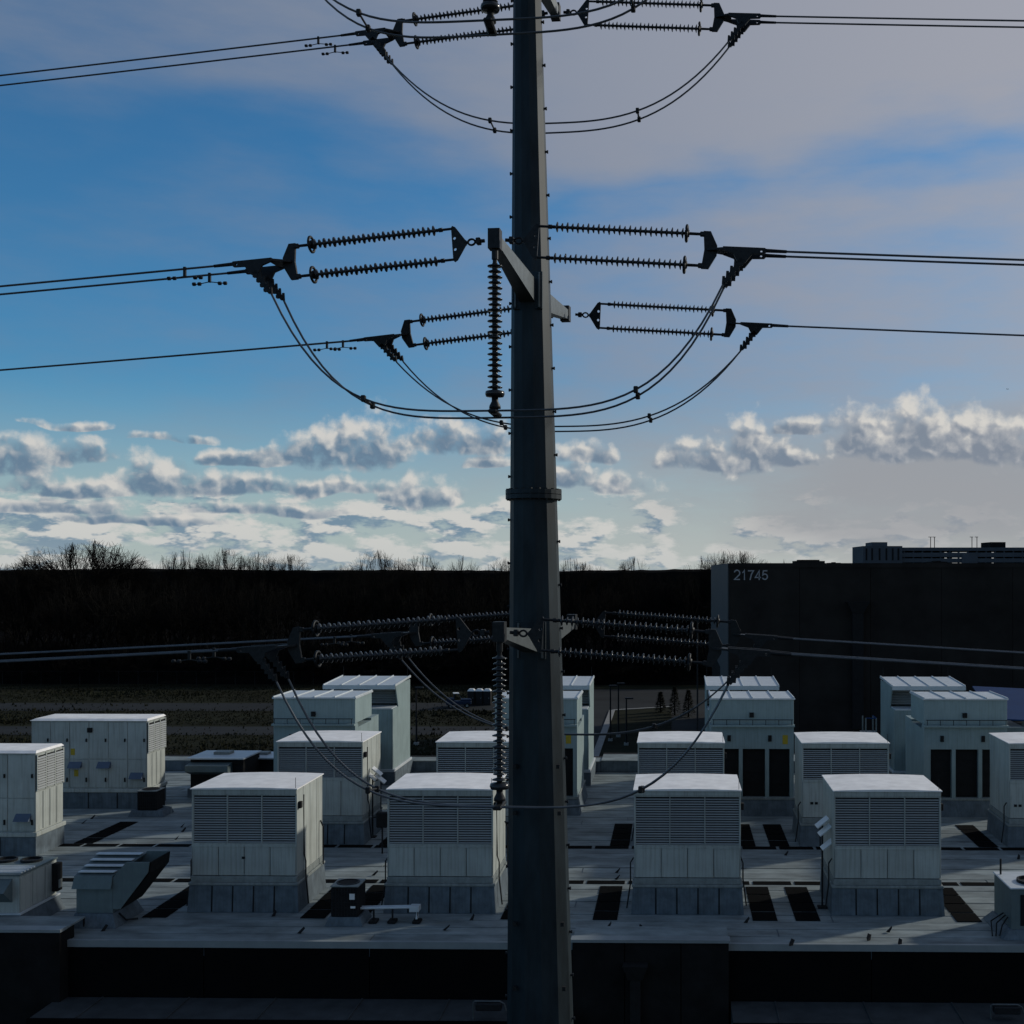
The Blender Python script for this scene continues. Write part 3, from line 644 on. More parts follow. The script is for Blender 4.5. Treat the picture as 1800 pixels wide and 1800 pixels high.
# ------------------------------------------------------------------ louvred air units (rows A and B)
def slat_mesh(w, ang=35, d=.05): 
    a = rad(ang); dy, dz = d*math.cos(a), d*math.sin(a); t = .006
    return MB().add([(0, 0, -dz), (w, 0, -dz), (w, dy, dz*.2), (0, dy, dz*.2), (0, 0, -dz+t*2), (w, 0, -dz+t*2), (w, dy, dz*.2+t), (0, dy, dz*.2+t)], [(0, 1, 2, 3), (7, 6, 5, 4), (0, 4, 5, 1), (3, 2, 6, 7), (0, 3, 7, 4), (1, 5, 6, 2)]).mesh('slat', M['slat'])
def louvre(parent, x0, x1, y, z0, z1, bays=3, pitch=.074, face='front'):
    """a louvre panel: frame with loose slats, facing -Y (front) or +X (right)"""
    fw_ = .03; w = x1-x0
    mb = MB()
    for i in range(bays+1):
        xc = x0+i*w/bays; a, b = (xc, xc+fw_) if i == 0 else ((xc-fw_, xc) if i == bays else (xc-fw_/2, xc+fw_/2)); mb.box(a, b, y-.008, y+.06, z0, z1)
    for i in range(bays):
        a = x0+i*w/bays+(fw_ if i == 0 else fw_/2)+.001; b = x0+(i+1)*w/bays-(fw_ if i == bays-1 else fw_/2)-.001
        mb.box(a, b, y-.028, y+.06, z0, z0+.045); mb.box(a, b, y-.028, y+.06, z1-.045, z1)
    fr = mb.build('louvre_frame', M['white'], parent)
    MB().box(x0+.01, x1-.01, y+.062, y+.067, z0+.01, z1-.01).build('louvre_back', M['core'], fr)
    sw = w/bays-fw_-.004; me = slat_mesh(sw, 34, .044); n = int((z1-z0-.11)/pitch)
    for i in range(bays):
        for j in range(n):
            obj('slat', me, fr, (x0+i*w/bays+fw_*(.9 if i == 0 else .5)+(.0 if i else .003)+.002, y, z0+.085+j*pitch))
    return fr
def air_unit(name, w, d, h, zc, zr, zlv, label):
    """curb 0..zc, base rail ..zr, flat panels ..zlv, louvres .. near top"""
    t = thing(name, label, 'air unit')
    fl = .11
    c = MB().frustum((-fl, w+fl, -fl, d+fl), (-.06, w+.06, -.06, d+.06), 0, zc).build('curb', M['curb'], t)
    for i in range(1, 5):                               # lapped seams of the curb flashing
        xq = w*i/5
        MB().add([(xq-.022, -fl-.006, .02), (xq+.022, -fl-.006, .02), (xq+.018, -.07, zc-.02), (xq-.018, -.07, zc-.02), (xq-.022, -fl+.1, .02), (xq+.022, -fl+.1, .02), (xq+.018, .02, zc-.02), (xq-.018, .02, zc-.02)], [(0, 1, 2, 3), (0, 4, 5, 1), (1, 5, 6, 2), (2, 6, 7, 3), (3, 7, 4, 0)]).build('seam', M['black'], c)
    MB().box(-.09, w+.09, -.09, d+.09, zc, zc+.08, .015).build('base_rail', M['rail'], t)
    MB().box(-.03, w+.03, -.03, d+.03, zc+.081, zr, .01).build('base_channel', M['rail'], t)
    MB().box(.0, w, .1, d, zr+.001, h-.03).build('casing', M['white'], t)
    n = 4
    for i in range(n):
        MB().box(w*i/n+.010, w*(i+1)/n-.010, .0, .1, zr+.02, zlv-.06, .008).build('front_panel', M['white'], t)
    MB().box(0, w, -.012, .099, zlv-.058, zlv-.002).build('sill', M['white'], t)
    louvre(t, 0, w, .03, zlv, h-.17, 3)
    MB().box(-.01, w+.01, -.015, .099, h-.168, h-.031).build('fascia', M['white'], t)
    for sx in (0, 1):
        for i in range(4):
            a, b = (-.022, -.001) if sx == 0 else (w+.001, w+.022)
            MB().box(a, b, d*i/4+.012, d*(i+1)/4-.012, zr+.02, h-.05, .006).build('side_panel', M['white'], t)
    # gently crowned top
    vs = []; n = 8
    for i in range(n+1):
        x_ = -.05+(w+.1)*i/n; z_ = h+.035*math.sin(math.pi*i/n)
        vs += [(x_, -.05, h-.03), (x_, -.05, z_), (x_, d+.05, z_), (x_, d+.05, h-.03)]
    fs = [(4*i+a, 4*i+4+a, 4*i+4+(a+1) % 4, 4*i+(a+1) % 4) for i in range(n) for a in range(4)]+[(0, 1, 2, 3), (4*n+3, 4*n+2, 4*n+1, 4*n)]
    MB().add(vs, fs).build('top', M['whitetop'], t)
    MB().tube([(.03+w, .62, h-.3), (.05+w, .62, zr+.5), (.12+w, .55, zr+.32), (.12+w, .55, zc+.1), (.22+w, .5, .1)], .022, 6).build('conduit', M['fitting'], t)
    MB().tube([(.05+w, 2.2, zr+1.2), (.14+w, 2.2, zr+1.0), (.14+w, 2.2, zr-.2)], .025, 6).build('conduit', M['fitting'], t)
    MB().tube([(-.05, .25, zr+.55), (-.14, .25, zr+.4), (-.14, .25, zc+.05), (-.25, .2, .1)], .022, 6).build('conduit', M['fitting'], t)
    bx = MB().box(w+.024, w+.12, .1, .26, h-.62, h-.42, .01).build('switch_box', M['black'], t)
    MB().tube([(w-.03, .05, h), (w-.03, .05, h+.32)], .008, 5).build('lightning_rod', M['fitting'], t)
    t['group'] = 'louvred air units on the roof'
    return t
ua = air_unit('louvred_air_unit', UW, 2.5, 3.70, .80, 1.06, 2.0, '')
labA = ['white louvred air unit, leftmost of the front row, its right side sunlit', 'white louvred air unit in the front row just left of the pole',
        'white louvred air unit in the front row just right of the pole', 'white louvred air unit, rightmost in view of the front row, floodlights on its left side']
for i in range(4): place(ua, i > 0, (AX[i], 34.0, ROOF), labA[i])
YBr = 42.4
ub = air_unit('louvred_air_unit', 3.18, 2.6, 3.84, .76, 1.04, 2.42, '')
labB = ['white louvred air unit, leftmost of the second row, in front of a hooded air handler', 'white louvred air unit of the second row, half hidden by the pole',
        'white louvred air unit of the second row, first to the right of the pole', 'white louvred air unit of the second row between two hooded air handlers', 'white louvred air unit of the second row cut by the right frame edge']
BX = [XW(488, YBr), XW(768, YBr), XW(1122, YBr), XW(1411, YBr), XW(1775, YBr)]
for i in range(5): place(ub, i > 0, (BX[i], YBr, ROOF), labB[i])
# small dark sign plates on some fronts (stencilled unit marks)
allu = [o for o in bpy.data.objects if o.name.startswith('louvred_air_unit')]
for (px, py, Y, w_, h_) in ((428, 1511, 34.0, .1, .07), (1427, 1411, YBr, .11, .09), (1435, 1411, YBr, .11, .09), (1785, 1414, YBr, .11, .09), (1793, 1414, YBr, .11, .09), (560, 1420, YBr, .09, .07)):
    X_ = XW(px, Y); u_ = min((o for o in allu if abs(o.location.y-Y) < .5), key=lambda o: abs(o.location.x+1.57-X_))
    MB().box(-w_/2, w_/2, -.012, -.002, -h_/2, h_/2).build('mark_plate', M['black'], u_).location = (X_-u_.location.x, 0, -(py-PY)/F*Y-ROOF)

# ------------------------------------------------------------------ hooded air handlers (row C)
def handler():
    w = 3.45; t = thing('hooded_air_handler', '', 'air handler', group='hooded air handlers at the back of the roof')
    MB().frustum((-.15, w+.15, -.15, 3.9), (-.03, w+.03, -.03, 3.8), 0, .66).build('curb', M['curb'], t)
    MB().box(-.06, w+.06, -.06, 3.85, .661, .76, .01).build('base_rail', M['rail'], t)
    # lower front with three tall openings
    MB().box(0, w, .45, 2.6, .761, 3.6).build('casing', M['grey'], t)
    xo = [(.28, 1.16), (1.32, 2.26), (2.42, 3.28)]
    cut = [0]+[v for p in xo for v in p]+[w]
    for i in range(0, 8, 2): MB().box(cut[i], cut[i+1], 0, .449, .761, 2.78).build('mullion', M['grey'], t)
    MB().box(0, w, .0, .449, 2.781, 3.72).build('header', M['grey'], t)
    for (a, b) in xo:
        op = MB().box(a+.005, b-.005, .2, .24, .77, 2.77).build('intake_screen', M['core'], t)
        for j in range(1, 4): MB().box(a+.02, b-.02, .185, .199, .77+j*.5-.01, .77+j*.5+.01).build('screen_bar', M['black'], op)
    for x_ in (.75, 2.45): MB().box(x_-.07, x_+.07, -.06, -.001, 3.1, 3.35).build('control_box', M['black'], t)
    MB().box(2.98, 3.2, -.012, -.001, 2.98, 3.36).build('warning_label', M['yellow'], t)
    # gutter ledge, then the upper box
    gt = MB().box(-.02, w+.02, -.22, .3, 3.722, 3.80).build('ledge', M['grey'], t)
    for i in range(7): MB().tube([(.1+i*(w-.2)/6, -.2, 3.80), (.1+i*(w-.2)/6, -.2, 4.02)], .014, 5).build('rail_post', M['fitting'], gt)
    MB().tube([(.05, -.2, 4.02), (w-.05, -.2, 4.02)], .016, 5).build('rail', M['fitting'], gt)
    MB().box(0, w, 0, 2.6, 3.801, 4.84, .01).build('upper_box', M['grey'], t)
    MB().box(1.6, 1.78, -.08, -.001, 4.1, 4.3).build('lamp_box', M['black'], t)
    tp = MB().box(-.05, w+.05, -.06, 2.66, 4.841, 4.90).build('top', M['seam'], t)
    for i in range(5): MB().box(.0+i*w/4-.02, .0+i*w/4+.02, -.05, 2.65, 4.901, 4.95).build('seam', M['seam'], tp)
    # step and rear tower
    MB().box(.02, w-.02, 2.61, 3.85, .77, 3.70).build('mid_section', M['grey'], t)
    MB().box(.6, w-.6, 3.851, 6.4, .5, 2.0, .02).build('duct', M['grey'], t)
    MB().box(-.1, w+.1, 6.35, 10.05, 0, .62).build('rear_curb', M['curb'], t)
    MB().box(-.08, w+.08, 6.33, 10.0, .621, .75, .01).build('rear_rail', M['seam'], t)
    MB().box(.06, w-.06, 6.42, 9.9, .751, 3.6).build('rear_casing', M['grey'], t)
    MB().box(.06, w-.06, 6.40, 7.7, 3.601, 3.66).build('shelf', M['seam'], t)
    MB().box(.06, w-.06, 8.3, 9.9, 3.601, 4.62).build('tower', M['grey'], t)
    ch = [(6.4, .76), (9.96, .76), (9.96, 4.7), (6.95, 4.7), (7.5, 3.62), (6.4, 3.62)]
    for x_ in (.03, w-.03): MB().plate(ch, .05, (), 'YZ', x_).build('cheek', M['grey'], t)
    lv = MB().box(.1, w-.1, 7.95, 8.0, 3.67, 4.6).build('louvre_back', M['core'], t)
    sm = MB().add([(.08, 0, -.05), (w-.08, 0, -.05), (w-.08, .1, .03), (.08, .1, .03), (.08, 0, -.035), (w-.08, 0, -.035), (w-.08, .1, .045), (.08, .1, .045)], [(0, 1, 2, 3), (7, 6, 5, 4), (0, 4, 5, 1), (2, 6, 7, 3), (0, 3, 7, 4), (1, 5, 6, 2)]).mesh('slat', M['slat'])
    for j in range(7): obj('slat', sm, lv, (0, 7.82, 3.78+j*.12))
    MB().box(w/2-.02, w/2+.02, 7.72, 7.81, 3.67, 4.6).build('mullion', M['fitting'], t)
    rt = MB().add([(-.03, 6.8, 4.66), (w+.03, 6.8, 4.66), (w+.03, 10, 4.80), (-.03, 10, 4.80), (-.03, 6.8, 4.72), (w+.03, 6.8, 4.72), (w+.03, 10, 4.86), (-.03, 10, 4.86)], [(0, 3, 2, 1), (4, 5, 6, 7), (0, 1, 5, 4), (2, 3, 7, 6), (1, 2, 6, 5), (0, 4, 7, 3)]).build('hood_roof', M['seam'], t)
    MB().box(-.02, w+.02, 6.76, 6.799, 4.52, 4.72).build('hood_lip', M['seam'], t)
    for i in range(5): MB().beam((i*w/4, 6.8, 4.735), (i*w/4, 10, 4.885), .04, .05, .04, .05).build('seam', M['seam'], rt)
    for x_ in (.1, w-.1): MB().tube([(x_, 9.8, 4.8), (x_, 9.8, 5.35)], .01, 5).build('lightning_rod', M['fitting'], t)
    return t
uc = handler(); YC = 47.6
for i, (px, lab) in enumerate(((481, 'pale grey hooded air handler, leftmost, its right side sunlit'), (870, 'pale grey hooded air handler mostly hidden behind the pole'),
                               (1250, 'pale grey hooded air handler with three dark openings, below the dark hall corner'), (1624, 'pale grey hooded air handler with dark openings at the right, its left side in view'))):
    place(uc, i > 0, (XW(px, YC), YC, ROOF), lab)

# ------------------------------------------------------------------ long container units at the left (D)
def container(x0, x1, y0, y1, h, lab, doors):
    w, d = x1-x0, y1-y0; t = thing('equipment_enclosure', lab, 'equipment box', (x0, y0, ROOF), 0, 'long equipment enclosures at the left')
    MB().box(-.05, w+.05, -.05, d+.05, 0, .70).build('curb', M['curb'], t)
    for i in range(1, 4): MB().box(w*i/4-.02, w*i/4+.02, -.06, -.051, .02, .68).build('seam', M['black'], t)
    MB().box(-.1, w+.1, -.1, d+.1, .701, .86, .02).build('base_rail', M['white'], t)
    MB().box(0, w, .03, d-.03, .861, h-.05).build('casing', M['white'], t)
    n = doors; 
    for i in range(n):
        a, b = w*i/n+.012, w*(i+1)/n-.012
        dp = MB().box(a, b, 0, .029, .90, h*.55, .006).build('door', M['white'], t)
        dq = MB().box(a, b, 0, .029, h*.55+.03, h-.12, .006).build('door', M['white'], t)
        MB().box(b-.12, b-.07, -.05, -.001, h*.3, h*.3+.18).build('handle', M['black'], dp)
        MB().box(b-.12, b-.07, -.05, -.001, h*.75, h*.75+.14).build('handle', M['black'], dq)
    for (f, z) in ((.36, .60), (.39, .36)): MB().box(w*f-.09, w*f+.09, -.012, -.001, h*z, h*z+.28).build('warning_label', M['yellow'], t)
    for (f, z) in ((.33, .46), (.58, .46), (.86, .34)):
        MB().add([(w*f, 0, h*z+.25), (w*f+.55, 0, h*z+.25), (w*f+.55, -.22, h*z), (w*f, -.22, h*z), (w*f, 0, h*z), (w*f+.55, 0, h*z)], [(0, 1, 2, 3), (0, 3, 4), (1, 5, 2), (3, 2, 5, 4), (0, 4, 5, 1)]).build('rain_hood', M['blueaw'], t)
    MB().box(w*.49, w*.49+.2, -.07, -.001, h-.55, h-.35).build('lamp_box', M['black'], t)
    # right end: louvre above, ribbed panels below
    e = obj('end_wall', MB().box(0, d, -.001, .02, .90, h*.62-.03).mesh('end_wall', M['white']), t, (w+.021, 0, 0)); e.rotation_euler = (0, 0, rad(90))
    # louvre built facing front then turned to face +X
    holder = obj('louvre_frame', MB().box(0, d, -.02, -.0, h*.62, h*.62+.05).mesh('louvre_frame', M['white']), t, (w+.03, 0, 0)); holder.rotation_euler = (0, 0, rad(90))
    fr = MB().box(.0, d, -.02, 0, h-.16, h-.1)
    for i in range(4):
        a = min(max(i*d/3-.03, 0), d-.06); fr.box(a, a+.06, -.045, -.021, h*.62, h-.1)
    fr.build('mullion', M['white'], holder)
    MB().box(.01, d-.01, 0.001, .004, h*.62+.05, h-.16).build('louvre_back', M['core'], holder)
    sm = slat_mesh(d/3-.07, 40, .07); np_ = int((h-.2-h*.62)/.09)
    for i in range(3):
        for j in range(np_): obj('slat', sm, holder, (i*d/3+.035, -.068, h*.62+.11+j*.09))
    for i in range(1, 4): MB().box(w+.042, w+.05, d*i/4-.012, d*i/4+.012, .92, h*.62-.05).build('rib', M['rail'], t)
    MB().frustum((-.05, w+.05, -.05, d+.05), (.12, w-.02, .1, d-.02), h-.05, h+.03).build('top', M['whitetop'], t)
    return t
container(XW(62, 40.4)-5.0, XW(62, 40.4), 40.4, 42.2, 3.74, 'tall white equipment enclosure cut by the left frame edge, louvred sunlit end', 5)
container(XW(55, 48.5), XW(258, 48.5), 48.5, 50.2, 3.82, 'long white equipment enclosure with doors and yellow labels, behind at the left', 6)

# ------------------------------------------------------------------ smaller roof machines
def condenser(loc, w, h, lab, pw):
    t = thing('condenser', lab, 'condenser', loc); 
    MB().frustum((-pw/2, pw/2, -.5, .5), (-pw/2+.1, pw/2-.1, -.42, .42), 0, .24).build('stand', M['curb'], t)
    MB().box(-w/2, w/2, -w/2, w/2, .241, .241+h, .03).build('coil_body', M['black'], t)
    for i in range(9):
        a = -w/2+.06+(w-.12)*i/8; MB().box(a-.006, a+.006, -w/2-.015, -w/2-.001, .27, .2+h).build('grille_bar', M['fitting'], t)
    for i in range(5):
        a = .35+h*.18*i; MB().box(-w/2+.02, w/2-.02, -w/2-.022, -w/2-.016, a, a+.012).build('grille_bar', M['fitting'], t)
    tp = MB().box(-w/2-.015, w/2+.015, -w/2-.015, w/2+.015, .242+h, .28+h, .012).build('top', M['rail'], t)
    MB().lathe([(.281+h, w*.42), (.30+h, w*.42), (.30+h, w*.36), (.283+h, w*.36)], 20, 'Z').build('fan_ring', M['fitting'], tp)
    MB().lathe([(.281+h, w*.35), (.284+h, w*.35)], 20, 'Z').build('fan', M['core'], tp)
    return t
cd = condenser((XW(262, 47.2), 47.4, ROOF), .82, .78, 'small dark condenser in front of the long white enclosure', 1.5)
MB().tube([(.5, 0, .35), (.85, 0, .3), (.85, 0, .05)], .03, 6).build('pipe', M['rail'], cd)
yq = YG(1626, ROOF)
cd2 = condenser((XW(609, yq), yq+.2, ROOF), .80, .86, 'small dark condenser with fan between the two front left air units', 1.1)
MB().box(.15, .30, -.425, -.41, .75, .92).build('label_plate', M['lamp'], cd2); MB().box(.18, .32, -.425, -.41, .5, .56).build('label_plate', M['lamp'], cd2)
# pipe rack
t = thing('pipe_rack', 'low bright metal pipe run on feet beside the small dark condenser', 'pipes', (XW(628, yq), yq+.05, ROOF))
for dy in (0, .14): MB().tube([(0, dy, .42), (1.72, dy, .46), (1.72, dy, .12)], .035, 8).build('pipe', M['seam'], t)
MB().box(1.52, 1.8, -.08, .22, .34, .5, .01).build('pipe_box', M['seam'], t)
for x_ in (.45, 1.0, 1.72): 
    MB().box(x_-.02, x_+.02, .04, .1, .05, .42).build('leg', M['fitting'], t); MB().box(x_-.12, x_+.12, -.1, .24, 0, .08, .02).build('foot', M['black'], t)

# packaged unit at the lower left (fans on top)
def packaged():
    Y = 32.2; xr = XW(34, Y); w, d, h = 2.6, 1.95, 1.52
    t = thing('packaged_rooftop_unit', 'beige packaged rooftop unit with two top fans at the lower left edge', 'air unit', (xr-w, Y, ROOF))
    MB().frustum((-.2, w+.2, -.15, d+.15), (-.04, w+.04, -.04, d+.04), 0, .42).build('curb', M['curb'], t)
    MB().box(-.08, w+.08, -.08, d+.08, .421, .47).build('base_rail', M['seam'], t)
    MB().box(0, w, 0, d, .471, h).build('casing', M['white'], t)
    for i in range(3): MB().box(w+.001, w+.016, d*i/3+.02, d*(i+1)/3-.02, .5, h-.06, .005).build('side_panel', M['white'], t)
    MB().add([(0, -.001, h-.08), (w-.2, -.001, h-.08), (w-.2, -.45, h-.38), (0, -.45, h-.38), (0, -.001, h-.75), (w-.2, -.001, h-.75)], [(0, 1, 2, 3), (0, 3, 4), (1, 5, 2), (3, 2, 5, 4), (0, 4, 5, 1)]).build('intake_hood', M['teal'], t)
    tp = MB().box(-.03, w+.03, -.03, d+.03, h+.001, h+.05).build('top', M['teal'], t)
    for i in range(5): MB().box(.0, w, .1+i*.16, .17+i*.16, h+.051, h+.085).build('rib', M['seam'], tp)
    for x_ in (w-.5, w-1.25):
        MB().lathe([(h+.051, .3), (h+.12, .3), (h+.12, .26), (h+.056, .26)], 20, 'Z', (x_, 1.5, 0)).build('fan_ring', M['fitting'], tp)
        MB().lathe([(h+.052, .25), (h+.055, .25)], 20, 'Z', (x_, 1.5, 0)).build('fan', M['core'], tp)
    MB().box(w+.017, w+.2, d-.30, d-.01, .6, h-.08, .02).build('coil_guard', M['black'], t)
    MB().box(w+.201, w+.21, d-.25, d-.05, .7, .95).build('label_plate', M['rail'], t)
packaged()
# flared exhaust hood unit
def flared():
    Y = 32.5; x0 = XW(134, Y); t = thing('flared_hood_unit', 'grey green rooftop fan unit with flared hood near the lower left corner', 'air unit', (x0, Y, ROOF))
    d = 1.35
    MB().frustum((-.12, 1.25, -.2, d+.2), (-.02, 1.08, -.05, d+.05), 0, .38).build('curb', M['curb'], t)
    MB().box(.3, .33, -.2, -.15, .05, .3).build('seam', M['black'], t)
    MB().box(0, 1.06, 0, d, .381, 1.25, .01).build('body', M['teal'], t)
    prof = [(1.061, .5), (1.28, .5), (2.08, 1.55), (2.12, 1.85), (1.45, 1.85), (1.061, 1.40)]
    hd = MB().plate(prof, .04, (), 'XZ', .02).build('cheek', M['teal'], t); MB().plate(prof, .04, (), 'XZ', d-.02).build('cheek', M['teal'], t)
    MB().add([(1.28, .045, .5), (1.28, d-.045, .5), (2.08, d-.045, 1.55), (2.08, .045, 1.55), (2.12, .045, 1.85), (2.12, d-.045, 1.85), (1.31, .045, .5), (1.31, d-.045, .5), (2.11, d-.045, 1.53), (2.11, .045, 1.53), (2.15, .045, 1.85), (2.15, d-.045, 1.85)],
             [(0, 1, 2, 3), (3, 2, 5, 4), (6, 9, 8, 7), (9, 10, 11, 8), (0, 6, 7, 1), (4, 5, 11, 10)]).build('chute', M['black'], t)
    cp = MB().add([(-.08, -.12, 1.1), (1.06, -.12, 1.1), (1.06, -.02, 1.45), (-.04, -.02, 1.45), (-.04, -.021, 1.251), (1.06, -.021, 1.251)], [(0, 1, 2, 3), (0, 4, 5, 1)])
    cp.build('front_lip', M['teal'], t)
    MB().add([(-.05, -.02, 1.45), (1.06, -.02, 1.45), (1.44, d, 1.80), (-.02, d, 1.80), (-.05, -.02, 1.25), (1.06, -.02, 1.25), (1.06, d, 1.25), (-.02, d, 1.25)], [(0, 1, 2, 3), (0, 4, 5, 1), (3, 2, 6, 7), (0, 3, 7, 4), (1, 5, 6, 2)]).build('top', M['teal'], t)
    for i in range(4):
        f = i/4+.04; y_ = f*d; z_ = 1.45+.35*f
        MB().beam((.02, y_+.1, z_+.08), (1.06+.38*f, y_+.1, z_+.08), .2, .025, .2, .025).build('slat', M['seam'], t)
    MB().tube([(1.5, .6, .05), (1.3, .3, .1), (1.2, .1, .35)], .03, 6).build('conduit', M['fitting'], t)
flared()
# low dark units behind the front-left air unit
def low_unit(px0, px1, py_t, Y, d, lab, hood=True):
    x0, x1 = XW(px0, Y), XW(px1, Y); w = x1-x0; h = -(py_t-PY)/F*Y-ROOF
    t = thing('low_rooftop_unit', lab, 'air unit', (x0, Y, ROOF))
    MB().box(-.1, w+.1, -.1, d+.1, 0, .4).build('curb', M['curb'], t)
    MB().box(0, w, 0, d, .401, h-.06).build('casing', M['black'], t)
    for i in range(3): MB().box(w*i/3+.03, w*(i+1)/3-.03, -.03, -.001, .5, h-.35).build('coil_panel', M['core'], t)
    MB().box(-.12, w+.08, -.2, d+.05, h-.059, h).build('top', M['seam'], t)
    if hood:
        MB().add([(.0, -.05, h-.2), (w*.8, -.05, h-.2), (w*.8, -.6, h-.28), (0, -.6, h-.28), (0, -.6, h-.55), (w*.8, -.6, h-.55), (0, -.05, h-.75), (w*.8, -.05, h-.75)], [(0, 1, 2, 3), (3, 2, 5, 4), (0, 3, 4, 6), (1, 7, 5, 2), (4, 5, 7, 6)]).build('intake_hood', M['teal'], t)
    MB().box(w*.3, w*.6, d*.4, d*.7, h+.001, h+.12).build('vent_cap', M['rail'], t)
low_unit(335, 428, 1334, 51.0, 2.0, 'low dark rooftop unit with pale hood behind the leftmost front air unit')
low_unit(431, 482, 1333, 53.0, 1.6, 'low black rooftop unit touching the leftmost hooded air handler', False)
# unit cut by right edge
def right_unit():
    Y = 31.9; x0 = XW(1778, Y); w, d, h = 2.0, 1.7, 1.36
    t = thing('packaged_rooftop_unit', 'dark packaged rooftop unit with fan, cut by the lower right frame edge', 'air unit', (x0, Y, ROOF))
    MB().frustum((-.3, w+.2, -.15, d+.15), (-.04, w+.04, -.04, d+.04), 0, .25).build('curb', M['curb'], t)
    MB().box(0, w, 0, d, .251, h).build('casing', M['teal'], t)
    MB().box(.25, w-.2, -.02, -.001, .35, h-.15).build('coil_panel', M['core'], t)
    tp = MB().box(-.05, w+.03, -.05, d+.03, h+.001, h+.05, .02).build('top', M['seam'], t)
    MB().lathe([(h+.051, .42), (h+.13, .42), (h+.13, .37), (h+.056, .37)], 20, 'Z', (.75, .6, 0)).build('fan_ring', M['fitting'], tp); MB().lathe([(h+.052, .36), (h+.055, .36)], 20, 'Z', (.75, .6, 0)).build('fan', M['core'], tp)
    MB().tube([(.1, 1.4, h), (.1, 1.4, h+.5)], .03, 6).build('vent_pipe', M['fitting'], t)
    for i in range(3): MB().tube([(-.02, .3+i*.2, .5), (-.2-.1*i, .2+i*.2, .3), (-.3-.1*i, .1, .03)], .02, 5).build('conduit', M['black'], t)
right_unit()
# chiller with blue roof at the far right
def chiller():
    Y = 52.5; x0 = XW(1766, Y); t = thing('chiller', 'roof machine with blue sloped cover at the right frame edge', 'chiller', (x0, Y, ROOF)); w, d = 4.0, 3.0
    MB().box(0, w, 0, d, 0, .5).build('curb', M['curb'], t)
    MB().box(.05, 1.0, .1, d-.1, .501, 3.0).build('casing', M['teal'], t)
    MB().box(1.02, w, .3, d-.1, .501, 2.9).build('coil_body', M['black'], t)
    for x_ in (1.5, 2.6): MB().lathe([(2.901, .45), (3.25, .42), (3.3, .38)], 16, 'Z', (x_, .9, 0)).build('fan_shroud', M['rail'], t)
    MB().add([(-.3, .6, 3.3), (w, .6, 3.1), (w, d+1.5, 4.2), (-.3, d+1.5, 4.4), (-.3, .6, 3.36), (w, .6, 3.16), (w, d+1.5, 4.26), (-.3, d+1.5, 4.46)], [(0, 3, 2, 1), (4, 5, 6, 7), (0, 1, 5, 4), (2, 3, 7, 6), (1, 2, 6, 5), (0, 4, 7, 3)]).build('cover', M['bluetarp'], t)
    for x_ in (.0, w-.2): MB().box(x_, x_+.08, d-.2, d-.1, 3.0, 3.9).build('post', M['fitting'], t)
chiller()
# service platform left of the right-hand air handler
t = thing('service_platform', 'small dark service platform with rails left of the right-hand air handler', 'platform', (XW(1521, 55.0), 55.0, ROOF))
for x_ in (0, .5):
    for y_ in (0, .9): MB().box(x_, x_+.06, y_, y_+.06, 0, 3.1).build('post', M['rail'], t)
MB().box(-.1, .65, -.1, 1.05, 2.3, 2.36).build('deck', M['rail'], t); MB().box(.1, .48, .1, .8, .6, 2.1).build('cabinet', M['core'], t)
MB().tube([(0.03, .03, 3.1), (.53, .03, 3.1), (.53, .93, 3.1)], .03, 6).build('rail', M['bluetarp'], t)
# floodlights
def floods(loc, heads, lab, up):
    t = thing('floodlight', lab, 'floodlight', loc)
    MB().tube([(0, 0, 0), (0, 0, up)], .03, 6).build('post', M['fitting'], t); MB().box(-.14, .14, -.14, .14, 0, .04).build('foot', M['black'], t)
    for (x_, y_, z_, tilt) in heads:
        o = MB().box(-.23, .23, -.10, .10, -.03, .03, .012).build('lamp_head', M['lamp'], t); o.location = (x_, y_, z_); o.rotation_euler = (rad(28), tilt, rad(4))
        MB().tube([(0, 0, min(z_, up)-.15), (x_, y_+.06, z_)], .018, 5).build('arm', M['fitting'], t)
floods((XW(655, 43.5), 43.5, ROOF), [(-.02, -.1, 2.36, rad(40)), (.20, -.1, 2.55, rad(40)), (.34, -.1, 2.26, rad(40))], 'white floodlights on a post beside the leftmost second-row air unit', 2.4)
floods((XW(1452, 34.6)-.1, 34.7, ROOF), [(-.02, -.1, 2.62, rad(-38)), (.06, -.1, 2.38, rad(-38)), (.14, -.1, 1.95, rad(-38))], 'white floodlights on a post at the left side of the rightmost front air unit', 2.7)
t = thing('switch_post', 'dark switch box on a short post left of the front unit beside the pole', 'switch box', (XW(672, 41.0), 41.0, ROOF))
MB().tube([(0, 0, 0), (0, 0, 1.5)], .03, 6).build('post', M['fitting'], t); MB().box(-.2, .2, -.12, .12, .95, 1.5, .03).build('box', M['black'], t); MB().tube([(-.35, 0, 1.3), (.1, 0, 1.4)], .03, 6).build('lever', M['fitting'], t)

